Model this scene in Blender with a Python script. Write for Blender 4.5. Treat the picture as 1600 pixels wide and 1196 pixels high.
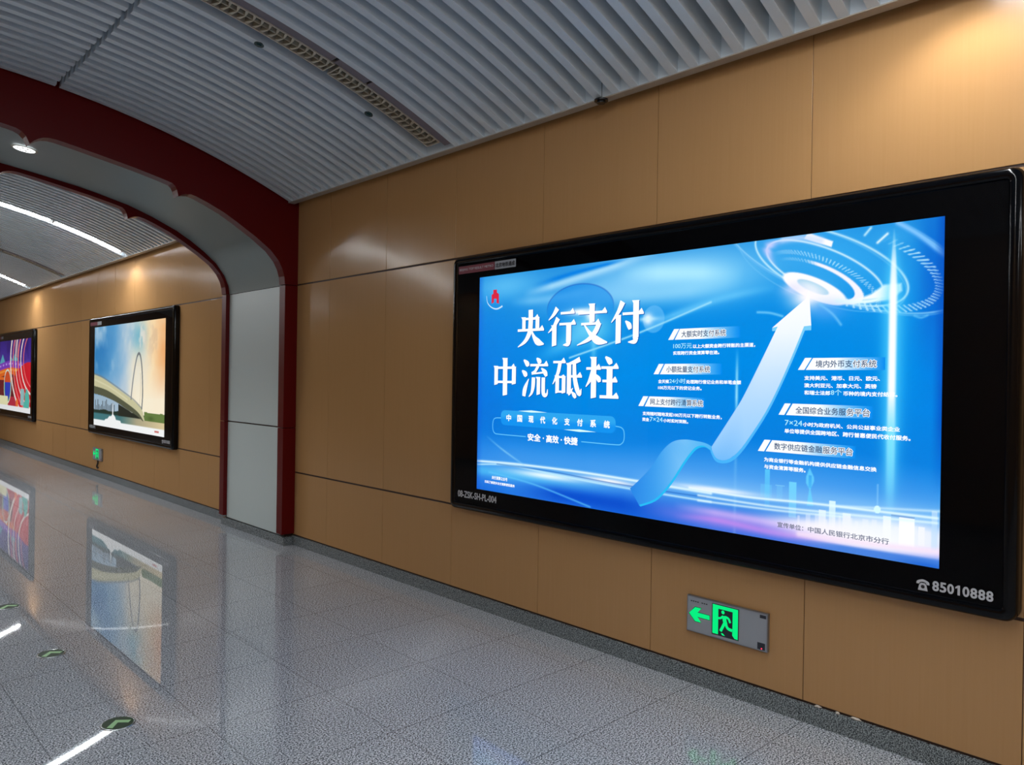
import bpy, bmesh, math, random
import numpy as np
from mathutils import Vector, Matrix
from mathutils.geometry import tessellate_polygon

random.seed(7)
rng = np.random.default_rng(7)
SC = bpy.context.scene
for o in list(bpy.data.objects):
    bpy.data.objects.remove(o)
COL = SC.collection

# ------------------------------------------------------------------ camera, world, exposure
EYE = 1.59
yaw, pitch, roll = math.radians(43.501), math.radians(-0.1547), math.radians(0.8789)
fw = Vector((math.sin(yaw) * math.cos(pitch), math.cos(yaw) * math.cos(pitch), math.sin(pitch)))
rt = Vector((math.cos(yaw), -math.sin(yaw), 0))
up = rt.cross(fw)
rt2 = rt * math.cos(roll) + up * math.sin(roll)
up2 = up * math.cos(roll) - rt * math.sin(roll)
cam_data = bpy.data.cameras.new('camera')
cam = bpy.data.objects.new('camera', cam_data)
COL.objects.link(cam)
cam.matrix_world = Matrix(((rt2.x, up2.x, -fw.x, 0), (rt2.y, up2.y, -fw.y, 0), (rt2.z, up2.z, -fw.z, EYE), (0, 0, 0, 1)))
cam_data.sensor_fit = 'HORIZONTAL'
cam_data.sensor_width = 36
cam_data.lens = 1191.51 / 1600 * 36
cam_data.clip_start = 0.02
SC.camera = cam

world = bpy.data.worlds.new('world')
SC.world = world
world.use_nodes = True
world.node_tree.nodes['Background'].inputs[0].default_value = (0.01, 0.011, 0.012, 1)
world.node_tree.nodes['Background'].inputs[1].default_value = 1.0

vs = SC.view_settings
vs.view_transform = 'Standard'
vs.look = 'None'
vs.exposure = 0.0
vs.gamma = 1.0
vs.use_curve_mapping = False
SC.cycles.max_bounces = 8
SC.cycles.diffuse_bounces = 4
SC.cycles.glossy_bounces = 4
SC.cycles.transparent_max_bounces = 8
SC.cycles.sample_clamp_indirect = 4.0
SC.cycles.caustics_reflective = False

STRIP_POWER = 80.0        # tubes of the ceiling strip lights
SPOT_POWER = 3.5         # downlights in the archway
WASH_POWER = 22.0         # lamp at the wall end of each lit row
SCREEN_POWER = 1.05       # back-lit posters
# rows of lit strip lights across the ceiling (distance along the passage); the rearmost is unseen, added for light
STRIP_ROWS = (-4.9, 0.95, 11.33, 17.15)

# ------------------------------------------------------------------ materials
def lin(c):
    c = np.asarray(c, float)
    return np.where(c <= 0.04045, c / 12.92, ((c + 0.055) / 1.055) ** 2.4)

def L255(r, g, b):
    return tuple(float(x) for x in lin(np.array([r, g, b]) / 255.0)) + (1.0,)

def new_mat(name):
    m = bpy.data.materials.new(name)
    m.use_nodes = True
    nt = m.node_tree
    nt.nodes.clear()
    out = nt.nodes.new('ShaderNodeOutputMaterial')
    return m, nt, out

def pbr(name, col, rough=0.5, metal=0.0, spec=0.5, coat=0.0, coat_rough=0.05):
    m, nt, out = new_mat(name)
    b = nt.nodes.new('ShaderNodeBsdfPrincipled')
    b.inputs['Base Color'].default_value = col
    b.inputs['Roughness'].default_value = rough
    b.inputs['Metallic'].default_value = metal
    b.inputs['Specular IOR Level'].default_value = spec
    b.inputs['Coat Weight'].default_value = coat
    b.inputs['Coat Roughness'].default_value = coat_rough
    nt.links.new(b.outputs[0], out.inputs[0])
    return m, nt, b

def emit(name, col, s):
    m, nt, out = new_mat(name)
    e = nt.nodes.new('ShaderNodeEmission')
    e.inputs[0].default_value = col
    e.inputs[1].default_value = s
    nt.links.new(e.outputs[0], out.inputs[0])
    return m

def N(nt, t, **kw):
    n = nt.nodes.new(t)
    for k, v in kw.items():
        if hasattr(n, k) and not k.startswith('i_'):
            setattr(n, k, v)
    return n

def math_node(nt, op, a, b=None, c=None):
    n = nt.nodes.new('ShaderNodeMath')
    n.operation = op
    for i, x in enumerate((a, b, c)):
        if x is None:
            continue
        if isinstance(x, (int, float)):
            n.inputs[i].default_value = x
        else:
            nt.links.new(x, n.inputs[i])
    return n.outputs[0]

def mixc(nt, fac, a, b):
    n = nt.nodes.new('ShaderNodeMix')
    n.data_type = 'RGBA'
    for s, x in ((0, fac), (6, a), (7, b)):
        if isinstance(x, (int, float, tuple)):
            n.inputs[s].default_value = x
        else:
            nt.links.new(x, n.inputs[s])
    return n.outputs[2]

# tan wood-look metal wall cladding
M_wall, nt, b = pbr('tan_wall_cladding', L255(190, 139, 82), 0.30, 0.0, 0.4)
b.inputs['IOR'].default_value = 1.2
tc = N(nt, 'ShaderNodeTexCoord')
mp = N(nt, 'ShaderNodeMapping')
mp.inputs['Scale'].default_value = (40, 40, 0.8)
nt.links.new(tc.outputs['Object'], mp.inputs[0])
ns = N(nt, 'ShaderNodeTexNoise')
ns.inputs['Scale'].default_value = 2.5
ns.inputs['Detail'].default_value = 5
nt.links.new(mp.outputs[0], ns.inputs['Vector'])
nt.links.new(mixc(nt, ns.outputs[0], L255(177, 135, 88), L255(184, 142, 95)), b.inputs['Base Color'])
n2 = N(nt, 'ShaderNodeTexNoise')
n2.inputs['Scale'].default_value = 1.6
n2.inputs['Detail'].default_value = 1
nt.links.new(tc.outputs['Object'], n2.inputs['Vector'])
bp = N(nt, 'ShaderNodeBump')
bp.inputs['Strength'].default_value = 0.10
bp.inputs['Distance'].default_value = 0.06
nt.links.new(n2.outputs[0], bp.inputs['Height'])
nt.links.new(bp.outputs[0], b.inputs['Normal'])
nt.links.new(math_node(nt, 'MULTIPLY_ADD', ns.outputs[0], 0.06, 0.14), b.inputs['Roughness'])

b.inputs['Specular IOR Level'].default_value = 0.0
gls = N(nt, 'ShaderNodeBsdfGlossy')
gls.inputs['Roughness'].default_value = 0.17
nt.links.new(bp.outputs[0], gls.inputs['Normal'])
mxs = N(nt, 'ShaderNodeMixShader')
mxs.inputs[0].default_value = 0.045
nt.links.new(b.outputs[0], mxs.inputs[1])
nt.links.new(gls.outputs[0], mxs.inputs[2])
nt.links.new(mxs.outputs[0], [n_ for n_ in nt.nodes if n_.type == 'OUTPUT_MATERIAL'][0].inputs[0])

M_groove = pbr('dark_joint', L255(48, 26, 14), 0.6)[0]

def granite(name, dark, mid, light, scale, rough, tiles=False, bump=0.0):
    m, nt, b = pbr(name, mid, rough, 0.0, 0.5)
    tc = N(nt, 'ShaderNodeTexCoord')
    ns = N(nt, 'ShaderNodeTexNoise')
    ns.inputs['Scale'].default_value = scale
    ns.inputs['Detail'].default_value = 3
    ns.inputs['Roughness'].default_value = 0.7
    nt.links.new(tc.outputs['Object'], ns.inputs['Vector'])
    rp = N(nt, 'ShaderNodeValToRGB')
    e = rp.color_ramp.elements
    e[0].position, e[0].color = 0.43, dark
    e[1].position, e[1].color = 0.58, light
    k = e.new(0.50)
    k.color = mid
    nt.links.new(ns.outputs[0], rp.inputs[0])
    big = N(nt, 'ShaderNodeTexNoise')
    big.inputs['Scale'].default_value = 1.3
    big.inputs['Detail'].default_value = 2
    nt.links.new(tc.outputs['Object'], big.inputs['Vector'])
    base = mixc(nt, math_node(nt, 'MULTIPLY', big.outputs[0], 0.10), rp.outputs[0], mid)
    if tiles:
        sp = N(nt, 'ShaderNodeSeparateXYZ')
        nt.links.new(tc.outputs['Object'], sp.inputs[0])
        def joint(coord, off, pitch):
            a = math_node(nt, 'DIVIDE', math_node(nt, 'SUBTRACT', coord, off), pitch)
            f = math_node(nt, 'FRACT', math_node(nt, 'ADD', a, 200.5))
            d = math_node(nt, 'MULTIPLY', math_node(nt, 'ABSOLUTE', math_node(nt, 'SUBTRACT', f, 0.5)), pitch)
            return math_node(nt, 'LESS_THAN', d, 0.0023)
        jx = joint(sp.outputs[0], 3.18, 0.595)
        far = math_node(nt, 'GREATER_THAN', sp.outputs[1], 6.7)
        jn = math_node(nt, 'MULTIPLY', joint(sp.outputs[1], 2.243, 0.594), math_node(nt, 'SUBTRACT', 1.0, far))
        jf = math_node(nt, 'MULTIPLY', joint(sp.outputs[1], 7.299, 0.594), far)
        j = math_node(nt, 'MAXIMUM', math_node(nt, 'MULTIPLY', jx, 0.75), math_node(nt, 'MAXIMUM', jn, jf))
        # every slab a slightly different tone
        fx = math_node(nt, 'FLOOR', math_node(nt, 'DIVIDE', math_node(nt, 'SUBTRACT', sp.outputs[0], 3.18), 0.595))
        fy = math_node(nt, 'FLOOR', math_node(nt, 'DIVIDE', math_node(nt, 'SUBTRACT', sp.outputs[1], 2.243), 0.594))
        cb = N(nt, 'ShaderNodeCombineXYZ')
        nt.links.new(fx, cb.inputs[0])
        nt.links.new(fy, cb.inputs[1])
        wn = N(nt, 'ShaderNodeTexWhiteNoise')
        nt.links.new(cb.outputs[0], wn.inputs['Vector'])
        tone = math_node(nt, 'MULTIPLY_ADD', wn.outputs['Value'], 0.05, 0.975)
        mx = N(nt, 'ShaderNodeMix', data_type='RGBA', blend_type='MULTIPLY')
        mx.inputs[0].default_value = 1.0
        nt.links.new(base, mx.inputs[6])
        nt.links.new(tone, mx.inputs[7])
        base = mixc(nt, math_node(nt, 'MULTIPLY', j, 0.68), mx.outputs[2], L255(38, 40, 44))
    nt.links.new(base, b.inputs['Base Color'])
    return m, nt, b

M_floor = granite('polished_grey_granite', L255(46, 51, 58), L255(160, 167, 174), L255(226, 232, 240), 135, 0.02, True)[0]
M_base = granite('dark_granite_skirting', L255(40, 44, 48), L255(104, 112, 116), L255(160, 170, 172), 180, 0.25)[0]

M_slat = pbr('grey_white_slat_paint', L255(214, 227, 236), 0.2, 0.0, 0.5)[0]
M_void = pbr('black_ceiling_void', L255(10, 11, 13), 0.9)[0]
M_trim = pbr('beige_grey_edge_trim', L255(168, 160, 148), 0.4)[0]
M_filler = pbr('mauve_grey_filler', L255(118, 112, 122), 0.45)[0]
M_red = pbr('dark_red_lacquer', L255(92, 4, 6), 0.34, 0.0, 0.22)[0]
M_white = pbr('grey_white_lining', L255(196, 208, 207), 0.35, 0.0, 0.4)[0]
M_black = pbr('gloss_black_frame', L255(3, 4, 7), 0.10, 0.0, 0.25)[0]
M_mask = pbr('black_mask', L255(2, 2, 5), 0.6, 0.0, 0.05)[0]
M_silver = pbr('silver_grey_lettering', L255(188, 190, 196), 0.5)[0]
M_maroon = pbr('maroon_label', L255(116, 36, 54), 0.5)[0]
M_label = pbr('pale_grey_label', L255(150, 156, 164), 0.5)[0]
M_ink = pbr('black_ink', L255(14, 14, 18), 0.6)[0]
M_steel = pbr('brushed_steel_plate', L255(150, 152, 156), 0.35, 0.85, 0.5)[0]
M_greyplate = pbr('grey_sign_face', L255(150, 155, 162), 0.35, 0.0)[0]
M_darkplate = pbr('dark_sign_window', L255(38, 42, 52), 0.3)[0]
M_alu = pbr('pale_aluminium', L255(196, 190, 178), 0.35, 0.4)[0]
M_louvre = pbr('dull_louvre_metal', L255(196, 190, 172), 0.3, 0.2)[0]
M_tray = pbr('dull_olive_tray', L255(44, 42, 35), 0.5)[0]
M_teal = pbr('dark_teal_plastic', L255(20, 62, 66), 0.4)[0]
M_darkdome = pbr('dark_dome_plastic', L255(22, 24, 26), 0.25)[0]
M_foam = pbr('white_foam_scrap', L255(206, 200, 190), 0.8)[0]
M_cable = pbr('black_rubber_cable', L255(10, 9, 9), 0.5)[0]
M_disc = pbr('dark_green_disc', L255(10, 50, 20), 0.4, 0.0, 0.1)[0]
M_chev = pbr('pale_green_glow_paint', L255(150, 200, 140), 0.5)[0]
M_ring = pbr('steel_stud_ring', L255(150, 156, 158), 0.25, 0.8)[0]
M_green = emit('lit_green_pictogram', L255(10, 240, 130), 1.0)
M_greenrim = emit('dim_green_rim', L255(10, 120, 62), 0.8)
M_led = emit('red_led', L255(255, 60, 90), 1.5)
M_tube = emit('white_tube', (0.96, 0.98, 1.0, 1), STRIP_POWER)
M_spot = emit('spot_lamp', (0.93, 0.97, 1.0, 1), SPOT_POWER)
M_reflector = pbr('spot_reflector', L255(220, 225, 230), 0.15, 0.9)[0]

def print_mat(name):
    m, nt, out = new_mat(name)
    a = N(nt, 'ShaderNodeVertexColor', layer_name='ink')
    e = N(nt, 'ShaderNodeEmission')
    e.inputs[1].default_value = SCREEN_POWER
    nt.links.new(a.outputs[0], e.inputs[0])
    nt.links.new(e.outputs[0], out.inputs[0])
    return m
M_print = print_mat('backlit_print')
M_pwhite = emit('backlit_white_ink', L255(252, 254, 255), SCREEN_POWER * 1.05)
M_pcyan = emit('backlit_pale_cyan_ink', L255(170, 236, 255), SCREEN_POWER)
M_pslate = emit('backlit_slate_ink', L255(58, 84, 122), SCREEN_POWER)
M_pgrey = emit('backlit_grey_ink', L255(112, 118, 140), SCREEN_POWER)
M_pred = emit('backlit_red_ink', L255(214, 40, 66), SCREEN_POWER)
M_pshadow = emit('backlit_blue_edge_ink', L255(0, 86, 178), SCREEN_POWER)

M_glass, nt, out = new_mat('clear_cover_glass')
tr = N(nt, 'ShaderNodeBsdfTransparent')
gl = N(nt, 'ShaderNodeBsdfGlossy')
gl.inputs['Roughness'].default_value = 0.01
fr = N(nt, 'ShaderNodeFresnel')
fr.inputs[0].default_value = 1.22
mx = N(nt, 'ShaderNodeMixShader')
nt.links.new(fr.outputs[0], mx.inputs[0])
nt.links.new(tr.outputs[0], mx.inputs[1])
nt.links.new(gl.outputs[0], mx.inputs[2])
nt.links.new(mx.outputs[0], out.inputs[0])

# ------------------------------------------------------------------ object helpers
def root_of(parent):
    o = Vector((0, 0, 0))
    while parent is not None:
        o += parent.location
        parent = parent.parent
    return o

def link_mesh(name, me, mats, parent=None, loc=None):
    """Link a mesh whose vertices are in world space; loc becomes the origin of a top-level mesh."""
    o = bpy.data.objects.new(name, me)
    COL.objects.link(o)
    for m in (mats if isinstance(mats, (list, tuple)) else [mats]):
        me.materials.append(m)
    off = Vector((0, 0, 0))
    if parent is not None:
        o.parent = parent
        off = root_of(parent)
    elif loc is not None:
        off = Vector(loc)
        o.location = off
    if off.length:
        me.transform(Matrix.Translation(-off))
    return o

def obj(name, bm, mats, parent=None, loc=None, smooth=False):
    bmesh.ops.recalc_face_normals(bm, faces=bm.faces[:])
    me = bpy.data.meshes.new(name)
    bm.to_mesh(me)
    bm.free()
    if smooth:
        for p in me.polygons:
            p.use_smooth = True
    return link_mesh(name, me, mats, parent, loc)

def tag(o, label, cat, group=None, kind=None):
    o['label'] = label
    o['category'] = cat
    if group:
        o['group'] = group
    if kind:
        o['kind'] = kind
    return o

def thing(name, loc, label, cat, group=None):
    o = bpy.data.objects.new(name, None)
    COL.objects.link(o)
    o.empty_display_size = 0.1
    o.location = loc
    return tag(o, label, cat, group)

def struct(o, label=None):
    o['kind'] = 'structure'
    if label:
        o['label'] = label
    return o

def add_box(bm, x0, x1, y0, y1, z0, z1, bevel=0.0, mat=0):
    r = bmesh.ops.create_cube(bm, size=1)
    v = r['verts']
    bmesh.ops.scale(bm, vec=(x1 - x0, y1 - y0, z1 - z0), verts=v)
    bmesh.ops.translate(bm, vec=((x0 + x1) / 2, (y0 + y1) / 2, (z0 + z1) / 2), verts=v)
    fs = {f for w in v for f in w.link_faces}
    for f in fs:
        f.material_index = mat
    if bevel:
        es = {e for w in v for e in w.link_edges}
        bmesh.ops.bevel(bm, geom=list(es), offset=bevel, segments=2, affect='EDGES', profile=0.5)

def add_prism(bm, poly, a0, a1, put, mat=0):
    """Extrude the 2-D outline poly between depths a0 and a1; put(u, v, a) gives the 3-D point."""
    n = len(poly)
    A = [bm.verts.new(put(u, v, a0)) for u, v in poly]
    B = [bm.verts.new(put(u, v, a1)) for u, v in poly]
    tris = tessellate_polygon([[Vector((u, v, 0)) for u, v in poly]])
    for t in tris:
        for S in (A, B):
            try:
                f = bm.faces.new([S[i] for i in t])
                f.material_index = mat
            except ValueError:
                pass
    for i in range(n):
        j = (i + 1) % n
        try:
            f = bm.faces.new((A[i], A[j], B[j], B[i]))
            f.material_index = mat
        except ValueError:
            pass

def round_rect(x0, y0, x1, y1, r, k=6):
    P = []
    for cx, cy, a0 in ((x1 - r, y1 - r, 0), (x0 + r, y1 - r, 90), (x0 + r, y0 + r, 180), (x1 - r, y0 + r, 270)):
        for i in range(k + 1):
            a = math.radians(a0 + 90 * i / k)
            P.append((cx + r * math.cos(a), cy + r * math.sin(a)))
    return P

def circle(cx, cy, rx, ry=None, n=28, rot=0):
    ry = rx if ry is None else ry
    c, s = math.cos(rot), math.sin(rot)
    out = []
    for i in range(n):
        a = 2 * math.pi * i / n
        x, y = rx * math.cos(a), ry * math.sin(a)
        out.append((cx + x * c - y * s, cy + x * s + y * c))
    return out

def flat(name, polys, put, mat, parent, colors=None):
    """One thin printed shape made of 2-D polygons. colors: per-polygon function (u, v) -> sRGB."""
    vs_, fs_, cs_ = [], [], []
    for k, poly in enumerate(polys):
        base = len(vs_)
        for u, v in poly:
            vs_.append(put(u, v))
            if colors:
                cs_.append(colors(u, v))
        for t in tessellate_polygon([[Vector((u, v, 0)) for u, v in poly]]):
            a, b_, c = (poly[i] for i in t)
            ccw = (b_[0] - a[0]) * (c[1] - a[1]) - (b_[1] - a[1]) * (c[0] - a[0])
            t = t if ccw > 0 else (t[0], t[2], t[1])
            fs_.append([base + i for i in t])
    me = bpy.data.meshes.new(name)
    me.from_pydata(vs_, [], fs_)
    if colors:
        at = me.color_attributes.new('ink', 'FLOAT_COLOR', 'POINT')
        d = np.ones((len(vs_), 4))
        d[:, :3] = lin(np.array(cs_) / 255.0)
        at.data.foreach_set('color', d.ravel())
    return link_mesh(name, me, mat, parent)

def text_polys(body, box, spacing=1.0):
    """Lettering as a mesh fitted to box = (u0, v0, u1, v1) of the glyphs' own bounds."""
    c = bpy.data.curves.new('lettering', 'FONT')
    c.body = body
    c.space_character = spacing
    c.resolution_u = 3
    o = bpy.data.objects.new('lettering', c)
    COL.objects.link(o)
    dg = bpy.context.evaluated_depsgraph_get()
    me = bpy.data.meshes.new_from_object(o.evaluated_get(dg))
    bpy.data.objects.remove(o)
    bpy.data.curves.remove(c)
    n = len(me.vertices)
    co = np.empty(n * 3)
    me.vertices.foreach_get('co', co)
    co = co.reshape(-1, 3)[:, :2]
    lo, hi = co.min(0), co.max(0)
    faces = [tuple(p.vertices) for p in me.polygons]
    bpy.data.meshes.remove(me)
    u0, v0, u1, v1 = box
    uv = (co - lo) / (hi - lo) * np.array([u1 - u0, v1 - v0]) + np.array([u0, v0])
    return uv, faces

def lettering(name, items, put, mat, parent):
    """items: list of (text, box, bold) - each printed as a mesh of its own; bold = ink spread in metres."""
    for it in items:
        g = it[2]
        x0, y0, x1, y1 = it[1]
        uv, faces = text_polys(it[0], (x0 + g, y0 + g, x1 - g, y1 - g))
        offs = [(0, 0)] if g == 0 else [(g * math.cos(k * math.pi / 3), g * math.sin(k * math.pi / 3)) for k in range(6)]
        V, F = [], []
        for dx, dy in offs:
            k = len(V)
            lift = Vector((-0.00004 * len(V) / max(1, len(uv)), 0, 0))
            V += [Vector(put(float(u) + dx, float(v) + dy)) + lift for u, v in uv]
            F += [tuple(i + k for i in f) for f in faces]
        me = bpy.data.meshes.new(name)
        me.from_pydata(V, [], F)
        link_mesh(name, me, mat, parent)

def tube(bm, pts, r, n=8, mat=0):
    rings = []
    for i, p in enumerate(pts):
        p = Vector(p)
        a = Vector(pts[max(0, i - 1)])
        b_ = Vector(pts[min(len(pts) - 1, i + 1)])
        t = (b_ - a).normalized()
        x = t.cross(Vector((0.3, 0.2, 1))).normalized()
        y = t.cross(x)
        rings.append([bm.verts.new(p + r * (math.cos(2 * math.pi * k / n) * x + math.sin(2 * math.pi * k / n) * y)) for k in range(n)])
    for A, B in zip(rings, rings[1:]):
        for k in range(n):
            bm.faces.new((A[k], A[(k + 1) % n], B[(k + 1) % n], B[k])).material_index = mat
    bm.faces.new(rings[0][::-1])
    bm.faces.new(rings[-1])

# ------------------------------------------------------------------ dimensions of the passage
WX, LX = 3.5, -2.48           # right and left wall faces
Y0, Y1 = -7.0, 25.0           # ends of the stretch that is built
AY0, AY1 = 6.664, 8.10        # archway
CX, CZ, CR = 0.51, EYE - 4.84, 7.09   # vault of the ceiling
ZB, ZL, ZU = 0.097, 0.6865, 2.465     # skirting top, lower joint, upper joint
SEAM0, SEAMP = 6.0715, 0.88353

# ------------------------------------------------------------------ floor, walls, ceiling
bm = bmesh.new()
add_box(bm, LX - 0.3, WX + 0.3, Y0 - 0.3, Y1 + 0.3, -0.15, 0.0)
struct(obj('floor', bm, M_floor), 'polished grey speckled granite floor of square slabs')

def cladding(name, xw, sgn, label):
    """Panels of one side wall: three rows between dark joints. sgn = side the room is on."""
    bm = bmesh.new()
    add_box(bm, *sorted((xw + 0.004 * -sgn * 1, xw - sgn * 0.14)), Y0, Y1, 0.0, 3.7, mat=1)
    seams = [SEAM0 - SEAMP * i for i in range(-22, 16)]
    seams = sorted(s for s in seams if Y0 < s < Y1)
    edges = [Y0] + seams + [Y1]
    for z0, z1 in ((ZB, ZL - 0.007), (ZL + 0.007, ZU - 0.007), (ZU + 0.007, 3.66)):
        for a, c in zip(edges, edges[1:]):
            for p, q in ((a, min(c, AY0 + 0.05)), (max(a, AY1 - 0.05), c)):
                if q - p < 0.02:
                    continue
                k = len(bm.verts)
                add_box(bm, *sorted((xw, xw - sgn * 0.02)), p + 0.0016, q - 0.0016, z0, z1, 0.0012)
                bm.verts.ensure_lookup_table()
                # panels are never hung perfectly true
                ty, tz = random.uniform(-0.0022, 0.0022), random.uniform(-0.0012, 0.0012)
                for v in bm.verts[k:]:
                    v.co.x += ty * (v.co.y - (p + q) / 2) + tz * (v.co.z - (z0 + z1) / 2)
    return struct(obj(name, bm, [M_wall, M_groove]), label)

cladding('wall_right', WX, -1, 'tan metal panel wall with dark horizontal joints')
cladding('wall_left', LX, 1, 'tan panel wall on the far side of the passage')
bm = bmesh.new()
add_box(bm, LX - 0.2, WX + 0.2, Y1, Y1 + 0.15, 0, 4.3)
struct(obj('wall_far', bm, M_wall))
bm = bmesh.new()
add_box(bm, LX - 0.2, WX + 0.2, Y0 - 0.15, Y0, 0, 4.3)
struct(obj('wall_back', bm, M_wall))

for side, xw, sg in (('right', WX, -1), ('left', LX, 1)):
    bm = bmesh.new()
    for y0, y1 in ((Y0, AY0 + 0.02), (AY1 - 0.02, Y1)):
        cuts = [y0] + sorted(SEAM0 - SEAMP * i + 0.01 for i in range(-22, 16) if y0 + .1 < SEAM0 - SEAMP * i + 0.01 < y1 - .1) + [y1]
        for a, c in zip(cuts, cuts[1:]):
            add_box(bm, *sorted((xw + sg * 0.016, xw - sg * 0.03)), a + 0.001, c - 0.001, 0, ZB - 0.011, 0.0015)
    struct(obj('baseboard_' + side, bm, M_base), 'dark granite skirting along the %s wall' % side)

def arc_pt(th, r):
    return CX + r * math.sin(th), CZ + r * math.cos(th)

def arc_box(bm, t0, t1, r0, r1, y0, y1, seg=14, mat=0, faces='all'):
    rows = []
    for i in range(seg + 1):
        th = t0 + (t1 - t0) * i / seg
        (xa, za), (xb, zb) = arc_pt(th, r0), arc_pt(th, r1)
        rows.append([bm.verts.new((xa, y0, za)), bm.verts.new((xa, y1, za)), bm.verts.new((xb, y1, zb)), bm.verts.new((xb, y0, zb))])
    for A, B in zip(rows, rows[1:]):
        for k in range(4):
            bm.faces.new((A[k], A[(k + 1) % 4], B[(k + 1) % 4], B[k])).material_index = mat
    bm.faces.new(rows[0][::-1]).material_index = mat
    bm.faces.new(rows[-1]).material_index = mat

TH_END = math.asin((3.389 - CX) / CR)       # slats end at the edge trim
TH_SEAM = math.asin((1.465 - CX) / CR)
LOUVRES = (4.3425, 14.68)
bm = bmesh.new()
arc_box(bm, -0.46, 0.46, CR + 0.34, CR + 0.40, Y0, Y1, 20)
ceil = struct(obj('ceiling', bm, M_void), 'vaulted slatted ceiling with a black void above')
bm = bmesh.new()
PITCH, SW = 0.1286, 0.0534
SEGS = ((TH_SEAM + 0.002, TH_END), (-TH_SEAM + 0.002, TH_SEAM - 0.002), (-TH_END, -TH_SEAM - 0.002))
for k in range(-74, 176):
    y = 2.466 + PITCH * k
    if y < Y0 or y + SW > Y1 or (y + SW > AY0 - 0.004 and y < AY1 + 0.004):
        continue
    ce = y + SW / 2
    if any(abs(ce - s) < 0.064 for s in STRIP_ROWS):
        continue
    lou = any(-0.10 < ce - s < 0.10 for s in LOUVRES)
    for j, (a, c) in enumerate(SEGS):
        if lou and j == 0:
            continue
        if lou and j == 1:
            c = min(c, 0.034)
        arc_box(bm, a, c, CR, CR + 0.13, y, y + SW, 8 if y > 9 or j else 14)
obj('ceiling_slats', bm, M_slat, ceil)

for side, s in (('right', 1), ('left', -1)):
    bm = bmesh.new()
    for y0, y1 in ((Y0, AY0 - 0.001), (AY1 + 0.001, Y1)):
        xa, xb, xc = (CX + s * (x - CX) for x in (3.389, 3.452, 3.396))
        add_box(bm, *sorted((xa, xb)), y0, y1, EYE + 1.633, EYE + 1.640, 0.001)
        add_box(bm, *sorted((CX + s * (3.3905 - CX), xc)), y0, y1, EYE + 1.640, EYE + 1.80, mat=1)
    struct(obj('trim_' + side, bm, [M_trim, M_slat]), 'beige grey edge trim where the ceiling slats meet the %s wall' % side)

# ------------------------------------------------------------------ archway
EDGE = [(3.372, -1.49), (3.372, 0.80), (3.369, 0.88), (3.362, 0.945), (3.343, 1.01), (3.304, 1.083), (3.223, 1.172), (3.082, 1.272), (2.9, 1.382),
        (2.781, 1.448), (2.642, 1.508), (2.54, 1.545), (2.49, 1.556), (2.45, 1.551), (2.42, 1.541), (2.387, 1.521),
        (2.383, 1.545), (2.374, 1.574), (2.36, 1.602), (2.338, 1.622), (2.30, 1.633), (2.237, 1.648), (2.048, 1.69), (1.866, 1.724), (1.70, 1.754), (1.615, 1.770), (1.526, 1.784),
        (1.475, 1.792), (1.43, 1.794), (1.39, 1.788), (1.354, 1.773), (1.325, 1.751), (1.296, 1.722),
        (1.288, 1.742), (1.272, 1.775), (1.245, 1.803), (1.209, 1.820), (1.16, 1.829), (1.10, 1.837), (0.9, 1.853), (0.7, 1.862), (0.51, 1.866)]
SOFF = [(3.412, -1.51), (3.412, 0.80), (3.408, 0.88), (3.396, 0.96), (3.35, 1.065), (3.262, 1.183), (3.134, 1.292), (2.99, 1.39), (2.849, 1.472), (2.615, 1.574), (2.39, 1.654),
        (2.104, 1.723), (1.943, 1.756), (1.732, 1.79), (1.529, 1.822), (1.335, 1.848), (1.1, 1.874), (0.8, 1.898), (0.51, 1.905)]

def mirror(x):
    return 2 * CX - x

arch = thing('archway', (CX, AY0, 0.0), 'dark red scalloped archway with a grey white lining spanning the passage', 'archway')
XO = 3.502
def frame_mesh(name, y0, y1):
    bm = bmesh.new()
    put = lambda u, v, a: (u, a, v + EYE)
    right = [(x, z) for x, z in EDGE if z >= 0.87]
    right = [(3.3695, 0.87)] + right[1:] if right[0][1] < 0.9 else right
    top = right + [(mirror(x), z) for x, z in right[::-1][1:]] + [(mirror(XO), 0.87), (mirror(XO), 2.30), (XO, 2.30), (XO, 0.87)]
    add_prism(bm, top, y0, y1, put)
    for z0, z1 in ((-1.484, -0.484), (-0.478, 0.864)):
        for side in (1, -1):
            xs = [(3.372 if side > 0 else mirror(3.372)), (XO if side > 0 else mirror(XO))]
            add_box(bm, min(xs), max(xs), y0, y1, z0 + EYE, z1 + EYE, 0.002)
    return obj(name, bm, M_red, arch)
frame_mesh('front_frame', AY0, AY0 + 0.112)
frame_mesh('rear_frame', 7.995, AY1)

def sheet(name, curve, y0, y1, mat, thick=0.03):
    """A bent panel following curve in cross-section."""
    poly = list(curve) + [(x + 0.0, z + thick) if abs(x - CX) < 2.5 else (x + thick * (1 if x > CX else -1), z + thick * 0.4) for x, z in curve[::-1]]
    bm = bmesh.new()
    n = len(curve)
    A = [[bm.verts.new((x, y, z + EYE)) for x, z in curve] for y in (y0, y1)]
    for i in range(n - 1):
        bm.faces.new((A[0][i], A[0][i + 1], A[1][i + 1], A[1][i]))
    r = bmesh.ops.solidify(bm, geom=bm.faces[:], thickness=thick)
    return obj(name, bm, mat, arch, smooth=False)
sr = [(3.4085, 0.872)] + [p for p in SOFF if p[1] > 0.875]
so = sr + [(mirror(x), z) for x, z in sr[::-1][1:]]
o = sheet('soffit_lining', so, AY0 + 0.112, 7.995, M_white, 0.012)
for p in o.data.polygons:
    p.use_smooth = True
o.data.set_sharp_from_angle(angle=math.radians(40))
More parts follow.
